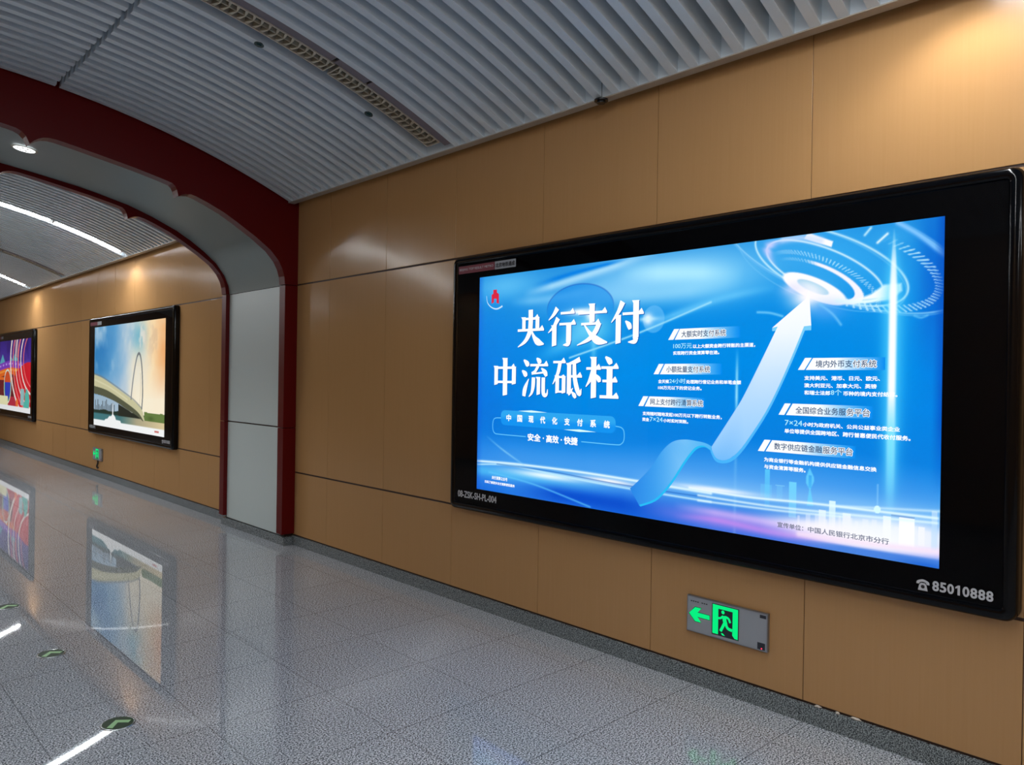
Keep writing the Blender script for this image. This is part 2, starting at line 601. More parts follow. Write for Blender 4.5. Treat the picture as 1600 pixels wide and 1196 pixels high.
for side in (1, -1):
    for z0, z1 in ((-1.505, -0.488), (-0.474, 0.868)):
        xs = sorted((3.412, 3.44)) if side > 0 else sorted((mirror(3.412), mirror(3.44)))
        bm = bmesh.new()
        add_box(bm, xs[0], xs[1], AY0 + 0.112, 7.995, z0 + EYE, z1 + EYE, 0.002)
        obj('jamb_panel', bm, M_white, arch)
    xs = sorted((3.425, 3.50)) if side > 0 else sorted((mirror(3.425), mirror(3.50)))
    bm = bmesh.new()
    add_box(bm, xs[0], xs[1], AY0 + 0.05, AY1 - 0.05, 0.0, EYE + 0.86)
    obj('jamb_core', bm, M_groove, arch)
    xs = sorted((3.392, 3.53)) if side > 0 else sorted((mirror(3.392), mirror(3.53)))
    bm = bmesh.new()
    add_box(bm, xs[0], xs[1], AY0 + 0.006, AY1 - 0.006, 0.0, ZB - 0.022, 0.002)
    obj('plinth', bm, M_base, arch)

# ------------------------------------------------------------------ lamps
def strip_light(y, t0, t1, label):
    tm = (t0 + t1) / 2
    xm, zm = arc_pt(tm, CR)
    t = thing('strip_light', (xm, y, zm), label, 'ceiling light', 'lit strip lights across the ceiling')
    bm = bmesh.new()
    arc_box(bm, t0 - 0.0022, t1 + 0.0022, CR + 0.008, CR + 0.08, y - 0.046, y + 0.046, 6)
    obj('housing', bm, M_alu, t)
    bm = bmesh.new()
    arc_box(bm, t0, t1, CR - 0.005, CR + 0.0085, y - 0.041, y + 0.041, 6)
    obj('tube_diffuser', bm, M_tube, t)
    for th in (t0 - 0.0025, t1 + 0.0005):
        bm = bmesh.new()
        arc_box(bm, th, th + 0.002, CR - 0.006, CR + 0.008, y - 0.043, y + 0.043, 1)
        obj('end_cap', bm, M_trim, t)
    if t1 > 0.4:      # lamp at the wall end of the row, washing the wall below it
        x, z = arc_pt(0.392, CR - 0.014)
        ld = bpy.data.lights.new('wall_washer', 'SPOT')
        ld.energy = WASH_POWER
        ld.color = (1.0, 0.97, 0.92)
        ld.spot_size = math.radians(128)
        ld.spot_blend = 0.55
        ld.shadow_soft_size = 0.03
        lo = bpy.data.objects.new('wall_washer', ld)
        COL.objects.link(lo)
        lo.parent = t
        lo.location = (x - xm, 0, z - zm)
        lo.rotation_euler = (0, 0, 0)

SEG_T = [(0.2836, 0.4020), (0.1560, 0.2751), (0.0285, 0.1475)]
SEG_T += [(-b_, -a) for a, b_ in SEG_T[::-1]]
PLACE = {-4.9: 'unseen row added behind the viewer', 0.95: 'row over the blue lightbox', 11.33: 'first lit row beyond the archway', 17.15: 'second lit row beyond the archway'}
NTH = ['end by right wall', 'second from right wall', 'third from right wall', 'third from left wall', 'second from left wall', 'end by left wall']
for y in STRIP_ROWS:
    for i, (a, c) in enumerate(SEG_T):
        strip_light(y, a, c, 'lit ceiling strip light, %s, %s' % (PLACE[y], NTH[i]))

def louvred_light(y, t0, t1, label, fine):
    tm = (t0 + t1) / 2
    xm, zm = arc_pt(tm, CR)
    t = thing('louvred_light', (xm, y, zm), label, 'ceiling light', 'unlit louvred lights across the ceiling')
    h = 0.0725
    bm = bmesh.new()
    for ya, yb in ((y - h, y - h + 0.008), (y + h - 0.008, y + h)):
        arc_box(bm, t0, t1, CR - 0.004, CR + 0.07, ya, yb, 8)
    d = 0.008 / CR
    arc_box(bm, t0, t0 + d, CR - 0.004, CR + 0.07, y - h + 0.008, y + h - 0.008, 1)
    arc_box(bm, t1 - d, t1, CR - 0.004, CR + 0.07, y - h + 0.008, y + h - 0.008, 1)
    obj('frame', bm, M_alu, t)
    bm = bmesh.new()
    arc_box(bm, t0 + d, t1 - d, CR + 0.072, CR + 0.078, y - h, y + h, 6)
    obj('back_tray', bm, M_tray, t)
    bm = bmesh.new()
    n = 17
    for i in range(n):
        th = t0 + d + (t1 - t0 - 2 * d) * (i + 0.5) / n
        # curved reflector blade: each half a wedge, broad at the outer edge and leaning to the lamp line
        for s in (1, -1):
            q = []
            for yy, dt, w in ((y + s * (h - 0.009), -0.0010, 0.0014), (y + s * 0.003, 0.0012, 0.0005)):
                for tt, rr in ((th + dt - w, CR + 0.002), (th + dt + w, CR + 0.002), (th + dt + w * 0.4, CR + 0.055), (th + dt - w * 0.4, CR + 0.055)):
                    x, z = arc_pt(tt, rr)
                    q.append(bm.verts.new((x, yy, z)))
            A, B = q[:4], q[4:]
            for k in range(4):
                bm.faces.new((A[k], A[(k + 1) % 4], B[(k + 1) % 4], B[k]))
            bm.faces.new(A[::-1])
            bm.faces.new(B)
    for s in (1, -1):
        arc_box(bm, t0 + d, t1 - d, CR + 0.004, CR + 0.05, y + s * 0.0015, y + s * 0.0035, 8)
    obj('louvre', bm, M_louvre, t)
LT = [(0.2848, 0.4067), (0.1592, 0.2811), (0.0340, 0.1555)]
for y, w in ((LOUVRES[0], 'in front of the archway'), (LOUVRES[1], 'beyond the archway')):
    for i, (a, c) in enumerate(LT):
        louvred_light(y, a, c, 'unlit louvred ceiling light %s, %s' % (w, NTH[i]), True)

# flat filler boards filling the rest of the louvre row
bm = bmesh.new()
for y, s in ((LOUVRES[0], 1), (LOUVRES[1], 1)):
    for a, c in ((0.0345, 0.1555), (0.159, 0.2765), (0.2795, 0.3125), (0.3150, 0.4130)):
        arc_box(bm, a, c, CR + 0.004, CR + 0.02, y - 0.145, y - 0.0745, 5)
obj('filler_board', bm, M_filler, ceil)

def disc_on_ceiling(name, x, y, r, label, cat, mat, group=None):
    th = math.asin((x - CX) / CR)
    px, pz = arc_pt(th, CR)
    t = thing(name, (px, y, pz), label, cat, group)
    d = Vector((-math.sin(th), 0, -math.cos(th)))
    a = Vector((math.cos(th), 0, -math.sin(th)))
    P = Vector((px, y, pz))
    put = lambda u, v, q: P + a * u + Vector((0, 1, 0)) * v + d * q
    bm = bmesh.new()
    add_prism(bm, circle(0, 0, r), -0.002, 0.004, put)
    obj('flange', bm, mat, t)
    bm = bmesh.new()
    add_prism(bm, circle(0, 0, r * 0.5), 0.004, 0.012, put)
    obj('cap', bm, mat, t)
disc_on_ceiling('ceiling_sensor', 2.106, 4.552, 0.030, 'small dark teal disc on a ceiling slat, farther from the tan wall', 'ceiling sensor', M_teal, 'teal discs on the ceiling')
disc_on_ceiling('ceiling_sensor', 2.903, 4.545, 0.030, 'small dark teal disc on a ceiling slat, nearer the tan wall', 'ceiling sensor', M_teal, 'teal discs on the ceiling')

t = thing('pendent_sprinkler', (3.385, 2.856, EYE + 1.66), 'small dark round sprinkler hanging at the ceiling edge above the blue lightbox', 'sprinkler')
bm = bmesh.new()
put = lambda u, v, a: (3.385 + u, 2.856 + v, a)
add_prism(bm, circle(0, 0, 0.040), EYE + 1.618, EYE + 1.628, put)
add_prism(bm, circle(0, 0, 0.024), EYE + 1.606, EYE + 1.618, put)
obj('cover_plate', bm, M_darkdome, t)
bm = bmesh.new()
add_prism(bm, circle(0, 0, 0.005, n=10), EYE + 1.628, EYE + 1.80, put)
obj('stem', bm, M_darkdome, t)

def soffit_downlight(x, y, z, tilt, label):
    t = thing('downlight', (x, y, z), label, 'downlight', 'downlights in the archway lining')
    P = Vector((x, y, z))
    d = Vector((-math.sin(tilt), 0, -math.cos(tilt)))
    a = Vector((math.cos(tilt), 0, -math.sin(tilt)))
    put = lambda u, v, q: P + a * u + Vector((0, 1, 0)) * v + d * q
    def ring(r0, r1, q0, q1):
        bm = bmesh.new()
        n = 36
        A = [bm.verts.new(put(r0 * math.cos(i * 2 * math.pi / n), r0 * math.sin(i * 2 * math.pi / n), q0)) for i in range(n)]
        B = [bm.verts.new(put(r1 * math.cos(i * 2 * math.pi / n), r1 * math.sin(i * 2 * math.pi / n), q1)) for i in range(n)]
        for i in range(n):
            bm.faces.new((A[i], A[(i + 1) % n], B[(i + 1) % n], B[i]))
        return bm
    bm = ring(0.078, 0.098, 0.010, 0.006)
    bmesh.ops.solidify(bm, geom=bm.faces[:], thickness=0.005)
    obj('rim', bm, M_alu, t)
    bm = bmesh.new()
    add_prism(bm, circle(0, 0, 0.078, n=32), 0.002, 0.0075, put)
    obj('lamp', bm, M_spot, t)
    bm = bmesh.new()
    for i in range(6):
        a0 = i * math.pi / 3
        add_prism(bm, [(0.012 * math.cos(a0), 0.012 * math.sin(a0)), (0.055 * math.cos(a0 - 0.25), 0.055 * math.sin(a0 - 0.25)), (0.055 * math.cos(a0 + 0.25), 0.055 * math.sin(a0 + 0.25))], 0.0075, 0.0095, put)
    obj('grille', bm, M_louvre, t)
    ld = bpy.data.lights.new('downlight_beam', 'SPOT')
    ld.energy = 60
    ld.spot_size = math.radians(120)
    ld.spot_blend = 0.6
    ld.shadow_soft_size = 0.05
    lo = bpy.data.objects.new('downlight_beam', ld)
    COL.objects.link(lo)
    lo.parent = t
    lo.location = (d.x * 0.03, 0, d.z * 0.03)
    lo.rotation_euler = (0, tilt, 0)
soffit_downlight(1.385, 7.30, EYE + 1.839, math.atan(0.128), 'round lit downlight in the white archway lining, on the right slope')
soffit_downlight(mirror(1.385), 7.30, EYE + 1.839, -math.atan(0.128), 'round lit downlight in the white archway lining, on the left slope')

# ------------------------------------------------------------------ poster painting helpers
class Paint:
    """Printed picture on a w x h metre sheet, sampled on a fine grid of the sheet."""
    def __init__(self, w, h, nx, ny):
        self.w, self.h, self.nx, self.ny = w, h, nx, ny
        self.u, self.v = np.meshgrid(np.linspace(0, w, nx), np.linspace(0, h, ny))
        self.c = np.zeros((ny, nx, 3))
    def mix(self, a, col):
        a = np.clip(a, 0, 1)[..., None]
        self.c = self.c * (1 - a) + np.asarray(col, float) * a
    def grad(self, f, stops):
        xs = [s[0] for s in stops]
        return np.stack([np.interp(f, xs, [s[1][i] for s in stops]) for i in range(3)], -1)
    def dist(self, pts):
        d = np.full(self.u.shape, 1e9)
        tt = np.zeros(self.u.shape)
        acc = [0]
        for a, b_ in zip(pts, pts[1:]):
            acc.append(acc[-1] + math.hypot(b_[0] - a[0], b_[1] - a[1]))
        for k, (a, b_) in enumerate(zip(pts, pts[1:])):
            ex, ey = b_[0] - a[0], b_[1] - a[1]
            L2 = ex * ex + ey * ey + 1e-12
            t = np.clip(((self.u - a[0]) * ex + (self.v - a[1]) * ey) / L2, 0, 1)
            q = np.hypot(self.u - a[0] - t * ex, self.v - a[1] - t * ey)
            m = q < d
            d = np.where(m, q, d)
            tt = np.where(m, (acc[k] + t * (acc[k + 1] - acc[k])) / acc[-1], tt)
        return d, tt
    def stroke(self, pts, w, col, a=1.0, soft=True, w1=None, fade=None):
        d, t = self.dist(smooth(pts))
        ww = w if w1 is None else w + (w1 - w) * t
        m = np.exp(-(d / ww) ** 2) if soft else np.clip((ww - d) / 0.004 + 0.5, 0, 1)
        if fade is not None:
            m = m * np.interp(t, [f[0] for f in fade], [f[1] for f in fade])
        self.mix(m * a, col)
    def blob(self, cu, cv, ru, rv, col, a=1.0, rot=0.0, p=2):
        c, s = math.cos(rot), math.sin(rot)
        x, y = self.u - cu, self.v - cv
        r = np.hypot((x * c + y * s) / ru, (-x * s + y * c) / rv)
        self.mix(np.exp(-r ** p) * a, col)
    def disc(self, cu, cv, ru, rv, col, a=1.0, rot=0.0, e=0.05):
        c, s = math.cos(rot), math.sin(rot)
        x, y = self.u - cu, self.v - cv
        r = np.hypot((x * c + y * s) / ru, (-x * s + y * c) / rv)
        self.mix(np.clip((1 - r) / e + 0.5, 0, 1) * a, col)
    def ell(self, cu, cv, ru, rv, rot):
        c, s = math.cos(rot), math.sin(rot)
        x, y = self.u - cu, self.v - cv
        X, Y = x * c + y * s, -x * s + y * c
        r = np.hypot(X / ru, Y / rv) + 1e-9
        g = np.hypot(X / ru ** 2, Y / rv ** 2) / r
        return r, (r - 1) / (g + 1e-9), np.degrees(np.arctan2(Y / rv, X / ru))
    def poly(self, pts, col, a=1.0, e=0.004):
        ins = np.zeros(self.u.shape, bool)
        n = len(pts)
        for i in range(n):
            (x0, y0), (x1, y1) = pts[i], pts[(i + 1) % n]
            if y0 == y1:
                continue
            c = ((y0 > self.v) != (y1 > self.v)) & (self.u < (x1 - x0) * (self.v - y0) / (y1 - y0) + x0)
            ins ^= c
        if e:
            d, _ = self.dist(list(pts) + [pts[0]])
            m = np.clip(np.where(ins, d, -d) / e + 0.5, 0, 1)
        else:
            m = ins.astype(float)
        self.mix(m * a, col)
        return m
    def noise(self, sc, seed, oct_=4):
        g = np.random.default_rng(seed)
        out = np.zeros(self.u.shape)
        amp = 1.0
        for o in range(oct_):
            n0, n1 = int(self.h * sc) + 3, int(self.w * sc) + 3
            G = g.random((n0, n1))
            x = self.u * sc
            y = self.v * sc
            i, j = np.floor(y).astype(int) % (n0 - 1), np.floor(x).astype(int) % (n1 - 1)
            fx, fy = x - np.floor(x), y - np.floor(y)
            fx, fy = fx * fx * (3 - 2 * fx), fy * fy * (3 - 2 * fy)
            out += amp * ((G[i, j] * (1 - fx) + G[i, j + 1] * fx) * (1 - fy) + (G[i + 1, j] * (1 - fx) + G[i + 1, j + 1] * fx) * fy)
            amp *= 0.5
            sc *= 2
        return out / 1.9
    def build(self, name, put, mat, parent):
        nx, ny = self.nx, self.ny
        p0, pu, pv = Vector(put(0, 0)), Vector(put(1, 0)), Vector(put(0, 1))
        eu, ev = np.array(pu - p0), np.array(pv - p0)
        co = np.array(p0)[None] + self.u.ravel()[:, None] * eu + self.v.ravel()[:, None] * ev
        i = (np.arange(ny - 1)[:, None] * nx + np.arange(nx - 1)[None]).ravel()
        q = np.stack([i, i + 1, i + nx + 1, i + nx], -1)
        me = bpy.data.meshes.new(name)
        me.vertices.add(nx * ny)
        me.vertices.foreach_set('co', co.ravel())
        me.loops.add(q.size)
        me.loops.foreach_set('vertex_index', q.ravel().astype(np.int32))
        me.polygons.add(len(q))
        me.polygons.foreach_set('loop_start', np.arange(0, q.size, 4, dtype=np.int32))
        me.update(calc_edges=True)
        at = me.color_attributes.new('ink', 'FLOAT_COLOR', 'POINT')
        d = np.ones((nx * ny, 4))
        d[:, :3] = lin(np.clip(self.c.reshape(-1, 3), 0, 255) / 255.0)
        at.data.foreach_set('color', d.ravel())
        me.validate()
        return link_mesh(name, me, mat, parent)

def smooth(P, k=6):
    if len(P) < 3:
        return list(P)
    Q = [P[0]] + list(P) + [P[-1]]
    out = []
    for i in range(1, len(Q) - 2):
        p0, p1, p2, p3 = Q[i - 1:i + 3]
        for s in range(k):
            t = s / k
            out.append(tuple(0.5 * (2 * p1[j] + (p2[j] - p0[j]) * t + (2 * p0[j] - 5 * p1[j] + 4 * p2[j] - p3[j]) * t * t + (3 * p1[j] - p0[j] - 3 * p2[j] + p3[j]) * t ** 3) for j in (0, 1)))
    out.append(tuple(P[-1]))
    return out

# ------------------------------------------------------------------ lightboxes
FX = 3.43          # front of the lightboxes
def lightbox(yl, yr, z0, z1, sl, sr_, s0, s1, label):
    """Black framed wall lightbox; screen from sl to sr_ along the wall and s0 to s1 in height."""
    t = thing('lightbox', (3.5, (yl + yr) / 2, z0), label, 'lightbox', 'back-lit advertising boxes on the wall')
    put = lambda u, v, a: (a, -u, v)
    bm = bmesh.new()
    outer = round_rect(-yl, z0, -yr, z1, 0.05)
    # rounded rim swept round the outline
    prof = [(0.0, 3.499), (0.0, 3.452), (0.006, 3.434), (0.018, 3.426), (0.032, 3.424), (0.046, 3.428), (0.052, 3.436)]
    rings = []
    for d, x in prof:
        rr = round_rect(-yl + d, z0 + d, -yr - d, z1 - d, max(0.05 - d * 0.7, 0.012))
        rings.append([bm.verts.new((x, -u, v)) for u, v in rr])
    n = len(outer)
    for A, B in zip(rings, rings[1:]):
        for i in range(n):
            bm.faces.new((A[i], A[(i + 1) % n], B[(i + 1) % n], B[i]))
    fr_ = obj('frame', bm, M_black, t, smooth=True)
    # black mask board with the screen opening
    bm = bmesh.new()
    x = FX + 0.006
    a, b_, c, d = -yl + 0.048, -sl, -sr_, -yr - 0.048
    e, f, g, h = z0 + 0.048, s0, s1, z1 - 0.048
    for u0, u1, v0, v1 in ((a, b_, e, h), (c, d, e, h), (b_, c, e, f), (b_, c, g, h)):
        add_box(bm, x, x + 0.004, -u1, -u0, v0, v1)
    obj('mask_board', bm, M_mask, t)
    bm = bmesh.new()
    vs4 = [bm.verts.new((FX - 0.001, -u, v)) for u, v in ((a, e), (d, e), (d, h), (a, h))]
    bm.faces.new(vs4)
    obj('glass_pane', bm, M_glass, t)
    bm = bmesh.new()
    add_box(bm, FX + 0.012, 3.4995, yr + 0.05, yl - 0.05, z0 + 0.05, z1 - 0.05)
    obj('back_box', bm, M_mask, t)
    return t

def on_screen(sl, s0, depth):
    return lambda u, v: (FX + depth, sl - u, s0 + v)

# ---- large blue lightbox
W1, H1 = 2.90, 1.449
S1L, S10 = 3.955, EYE - 0.747
box1 = lightbox(4.245, 0.778, EYE - 0.911, EYE + 0.863, S1L, S1L - W1, S10, S10 + H1,
                'large black lightbox with a blue Chinese poster and a rising white arrow')
P = Paint(W1, H1, 800, 400)
u, v = P.u, P.v
P.c = P.grad(v + 0.06 * np.sin(u * 2.2), [(0, (24, 104, 218)), (0.2, (60, 150, 236)), (0.42, (6, 126, 222)), (0.8, (0, 138, 228)), (1.1, (8, 138, 226)), (1.449, (26, 136, 218))])
P.mix(np.clip((0.75 - u) / 1.1, 0, 1) * np.exp(-((v - 0.62) / 0.5) ** 2) * 0.7, (2, 100, 216))
# pale silk bands in the upper part
P.blob(0.26, 1.37, 0.34, 0.10, (110, 204, 250), 0.7)
P.blob(1.55, 1.33, 0.62, 0.13, (150, 216, 252), 0.85)
P.blob(1.15, 1.27, 0.50, 0.07, (140, 208, 250), 0.6, 0.12)
P.blob(1.80, 1.26, 0.28, 0.10, (120, 206, 250), 0.6)
FD = [(0, 0), (0.25, 1), (0.75, 1), (1, 0.2)]
P.stroke([(0.42, 1.300), (0.95, 1.378), (1.45, 1.46)], 0.028, (190, 232, 254), 0.75, fade=FD)
P.stroke([(0.50, 1.345), (0.85, 1.40), (1.28, 1.445)], 0.020, (4, 124, 226), 0.9, w1=0.010, fade=[(0, 0), (0.3, 1), (0.8, 1), (1, 0)])
P.stroke([(1.2, 1.37), (1.6, 1.335), (2.0, 1.29)], 0.050, (178, 236, 255), 0.8, fade=[(0, 0), (0.35, 1), (0.7, 1), (1, 0)])
P.stroke([(1.0, 1.24), (1.5, 1.23), (1.98, 1.26)], 0.045, (160, 222, 252), 0.5, fade=[(0, 0), (0.3, 1), (0.7, 1), (1, 0)])
P.stroke([(1.40, 1.06), (1.774, 1.160), (1.952, 1.193), (2.14, 1.212)], 0.020, (96, 194, 248), 0.8, fade=FD)
P.stroke([(0.3, 1.258), (0.7, 1.262), (1.1, 1.30)], 0.030, (150, 216, 252), 0.5, fade=FD)
# big bubble and small bubble
P.disc(0.91, 1.185, 0.265, 0.147, (14, 132, 230), 0.55, 0, 0.03)
r, d, ph = P.ell(0.91, 1.185, 0.265, 0.147, 0)
P.mix(np.exp(-(d / 0.004) ** 2) * np.clip((v - 1.14) / 0.1, 0, 1) * 0.6, (30, 90, 190))
P.disc(1.455, 1.095, 0.072, 0.075, (110, 192, 248), 0.55, 0, 0.05)
P.blob(0.98, 1.06, 0.18, 0.10, (130, 226, 250), 0.75)
P.blob(0.82, 0.985, 0.20, 0.045, (96, 200, 248), 0.6, 0.35)
P.blob(0.92, 1.165, 0.10, 0.020, (255, 255, 255), 1.0)
P.blob(1.0, 1.14, 0.035, 0.035, (255, 255, 255), 0.9)
P.stroke([(0.84, 0.89), (1.357, 1.023), (1.811, 1.165)], 0.006, (160, 226, 252), 0.85)
P.blob(1.417, 1.097, 0.030, 0.030, (255, 255, 255), 1.0)
P.blob(1.417, 1.097, 0.07, 0.012, (200, 240, 255), 0.8)
P.blob(1.03, 0.98, 0.020, 0.12, (120, 214, 250), 0.6)
sp = P.noise(60, 3, 2)
P.mix((sp > 0.86) * np.exp(-((u - 0.42) / 0.28) ** 2 - ((v - 1.12) / 0.17) ** 2) * 0.55, (110, 206, 255))
P.mix((sp > 0.84) * np.exp(-((u - 2.66) / 0.12) ** 2 - ((v - 0.93) / 0.14) ** 2) * 0.6, (96, 214, 255))
# light around the target rings
P.blob(2.45, 1.33, 0.40, 0.17, (60, 176, 244), 0.65, -0.4)
P.blob(2.70, 1.39, 0.10, 0.06, (60, 170, 238), 0.6)
P.blob(2.86, 1.2, 0.06, 0.35, (8, 92, 206), 0.7)
R = math.radians(-26)
for cu, cv, ru, rv, rot, wd, col, al in ((2.389, 1.276, 0.301, 0.098, -26.3, 0.0045, (214, 244, 255), 0.95), (2.409, 1.300, 0.384, 0.140, -24.7, 0.005, (200, 240, 255), 0.9),
                                       (2.434, 1.366, 0.600, 0.206, -24.5, 0.0035, (150, 214, 252), 0.8), (2.434, 1.366, 0.612, 0.214, -24.5, 0.003, (110, 190, 246), 0.6),
                                       (2.36, 1.30, 0.43, 0.155, -24.7, 0.0025, (120, 200, 248), 0.5)):
    r, d, ph = P.ell(cu, cv, ru, rv, math.radians(rot))
    P.mix(np.exp(-(d / wd) ** 2) * al, col)
r, d, ph = P.ell(2.389, 1.276, 0.301, 0.098, math.radians(-26.3))
left = np.clip(1 - np.abs(np.abs(ph) - 172) / 38, 0, 1)
P.mix(np.exp(-((d + 0.004) / (0.004 + 0.020 * left)) ** 2) * left, (196, 206, 255))
for cu, cv, ru, rv, rot, n_, al, wd, pa, pb in ((2.384, 1.225, 0.284, 0.095, -27, 96, 0.75, 0.010, -5, 165), (2.37, 1.215, 0.238, 0.080, -27, 84, 0.6, 0.007, 0, 160), (2.508, 1.285, 0.399, 0.157, -21.6, 84, 0.85, 0.016, -100, 75), (2.36, 1.31, 0.46, 0.168, -24, 120, 0.5, 0.009, 140, 200)):
    r, d, ph = P.ell(cu, cv, ru, rv, math.radians(rot))
    q_ = (ph - pa) % 360
    vis = (q_ < pb - pa) * np.clip((pb - pa - q_) / 20, 0, 1)
    P.mix(np.clip((np.cos(np.radians(ph) * n_) - 0.2) * 1.8, 0, 1) * np.clip((wd - np.abs(d)) / 0.003 + 0.5, 0, 1) * al * vis, (186, 236, 255))
# thick white crescent and the bright ring the arrow points at
ro, do, ph = P.ell(2.388, 1.226, 0.212, 0.070, math.radians(-27.5))
ri, di, _ = P.ell(2.368, 1.231, 0.190, 0.060, math.radians(-26.5))
m = np.clip(-do / 0.004 + 0.5, 0, 1) * np.clip(di / 0.004 + 0.5, 0, 1) * np.clip((118 - np.abs(ph - 10)) / 22, 0, 1)
P.mix(m, (246, 244, 255))
P.disc(2.353, 1.194, 0.168, 0.048, (255, 252, 255), 1.0, R, 0.10)
P.disc(2.348, 1.201, 0.083, 0.021, (150, 204, 232), 1.0, R, 0.12)
P.blob(2.33, 1.205, 0.05, 0.02, (210, 232, 246), 0.8, R)
P.poly([(2.612, 1.150), (2.665, 1.186), (2.735, 1.186), (2.738, 1.155), (2.705, 1.128), (2.62, 1.126), (2.53, 1.124)], (250, 255, 255), 1.0, 0.012)
P.stroke([(2.46, 1.130), (2.57, 1.118), (2.70, 1.128)], 0.010, (236, 255, 255), 0.95)
P.poly([(2.315, 1.449), (2.335, 1.449), (2.439, 1.401), (2.432, 1.376), (2.303, 1.43)], (255, 252, 255), 1.0, 0.006)
P.stroke([(2.20, 1.44), (2.30, 1.435), (2.38, 1.41)], 0.018, (204, 222, 255), 0.75)
P.stroke([(2.717, 1.446), (2.80, 1.385), (2.901, 1.290)], 0.010, (128, 196, 255), 0.95)
P.stroke([(2.58, 1.412), (2.605, 1.440)], 0.006, (190, 236, 255), 0.9)
P.stroke([(2.635, 1.372), (2.675, 1.405)], 0.006, (225, 248, 255), 0.95)
P.blob(2.325, 1.155, 0.085, 0.055, (255, 250, 255), 1.0)
P.blob(2.25, 1.20, 0.05, 0.03, (226, 226, 255), 0.7)
P.blob(2.42, 1.09, 0.09, 0.05, (120, 176, 252), 0.45)
P.stroke([(2.072, 1.099), (2.138, 1.092), (2.202, 1.073)], 0.006, (120, 206, 252), 0.8)
P.stroke([(2.383, 1.118), (2.441, 1.072), (2.481, 1.021)], 0.006, (120, 200, 252), 0.7)
P.stroke([(2.79, 1.045), (2.815, 1.036), (2.84, 1.044)], 0.005, (120, 206, 252), 0.6)
# vertical light beams
bc = 2.703
prof = np.interp(v, [0.20, 0.34, 0.55, 0.75, 1.15, 1.28, 1.43], [0.0, 0.35, 0.75, 1.0, 1.0, 0.8, 0.0])
wid = np.interp(v, [0.2, 0.7, 1.15, 1.30, 1.42], [0.016, 0.017, 0.017, 0.010, 0.003])
P.mix(np.exp(-((u - bc) / (wid * 2.6)) ** 2) * prof * 0.75, (90, 214, 255))
P.mix(np.exp(-((u - bc) / wid) ** 4) * prof, (252, 255, 255))
P.mix(np.exp(-((u - bc) / 0.022) ** 2) * np.interp(v, [0.18, 0.3, 0.55, 0.7], [0.3, 0.8, 0.8, 0]), (104, 224, 255))
P.mix(np.exp(-((u - 1.966) / 0.008) ** 2) * np.interp(v, [0.58, 0.68, 0.80, 0.93], [0.3, 1.0, 0.8, 0.0]) * 0.95, (150, 224, 255))
# lower haze, streaks of light
P.mix(np.exp(-((v - 0.23) / 0.13) ** 2) * np.interp(u, [0, 0.35, 0.8, 1.3, 1.9, 2.9], [0.15, 0.45, 0.5, 0.55, 0.6, 0.5]), (92, 166, 240))
P.mix(np.exp(-((v - 0.05) / 0.06) ** 2) * np.clip((1.75 - u) / 0.5, 0, 1) * np.clip((u - 0.35) / 0.4, 0, 1), (8, 78, 206))
P.mix(np.exp(-((v - 0.13) / 0.035) ** 2) * np.clip((1.25 - u) / 0.7, 0, 1) * 0.6, (90, 206, 250))
P.blob(0.66, 0.155, 0.30, 0.022, (236, 252, 255), 0.95)
P.blob(1.16, 0.175, 0.22, 0.016, (252, 250, 250), 0.95, -0.02)
P.stroke([(0.0, 0.191), (0.344, 0.203), (0.759, 0.206), (1.104, 0.203), (1.829, 0.184)], 0.008, (230, 252, 255), 0.95)
P.stroke([(0.001, 0.168), (0.316, 0.190), (0.7, 0.172), (1.161, 0.152), (1.83, 0.140)], 0.006, (196, 240, 255), 0.85)
P.stroke([(0.2, 0.188), (0.7, 0.186), (1.2, 0.166), (1.8, 0.160)], 0.003, (10, 74, 170), 0.6)
P.stroke([(0.1, 0.365), (0.25, 0.29), (0.456, 0.205)], 0.007, (150, 216, 250), 0.6, fade=[(0, 0.2), (0.5, 1), (1, 0.6)])
P.stroke([(0.125, 0.126), (0.55, 0.09), (1.02, 0.008)], 0.006, (96, 196, 250), 0.7)
P.mix(np.exp(-((v - 0.21) / 0.05) ** 2) * np.clip((u - 1.3) / 0.4, 0, 1) * 0.35, (180, 226, 255))
# purple and pink floor of light on the lower right
P.mix(np.exp(-((v - 0.05) / 0.05) ** 2) * np.clip((u - 1.35) / 0.5, 0, 1) * np.clip((2.9 - u) / 0.5, 0, 1) * 0.9, (142, 128, 232))
P.mix(np.exp(-((v - 0.088 + (u - 1.85) * 0.02) / 0.022) ** 2) * np.clip((u - 1.6) / 0.25, 0, 1) * 0.75, (206, 176, 246))
P.stroke([(1.6, 0.035), (1.85, 0.052), (2.2, 0.036), (2.5, 0.055)], 0.016, (196, 140, 236), 0.75, fade=[(0, 0), (0.3, 1), (1, 0.6)])
P.mix(np.exp(-((v - 0.06) / 0.034) ** 2) * np.clip((u - 2.1) / 0.3, 0, 1) * 0.7, (226, 206, 250))
# skyline
def tower(u0, u1, v0, v1, col, a, fade=0.5):
    m = ((u > u0) & (u < u1) & (v > v0) & (v < v1))
    P.mix(m * a * (fade + (1 - fade) * (v - v0) / (v1 - v0)), col)
tower(2.126, 2.151, 0.15, 0.335, (96, 212, 255), 0.75, 0.2)
tower(2.105, 2.16, 0.20, 0.262, (110, 210, 252), 0.35, 0.8)
tower(2.185, 2.215, 0.19, 0.265, (120, 206, 250), 0.35, 0.6)
tower(2.178, 2.226, 0.262, 0.268, (150, 226, 255), 0.7)
tower(2.249, 2.286, 0.12, 0.290, (120, 222, 255), 0.8, 0.5)
P.poly([(2.347, 0.364), (2.331, 0.321), (2.331, 0.291), (2.347, 0.264), (2.336, 0.188), (2.368, 0.190), (2.353, 0.264), (2.369, 0.303), (2.368, 0.322)], (104, 214, 255), 0.75, 0.004)
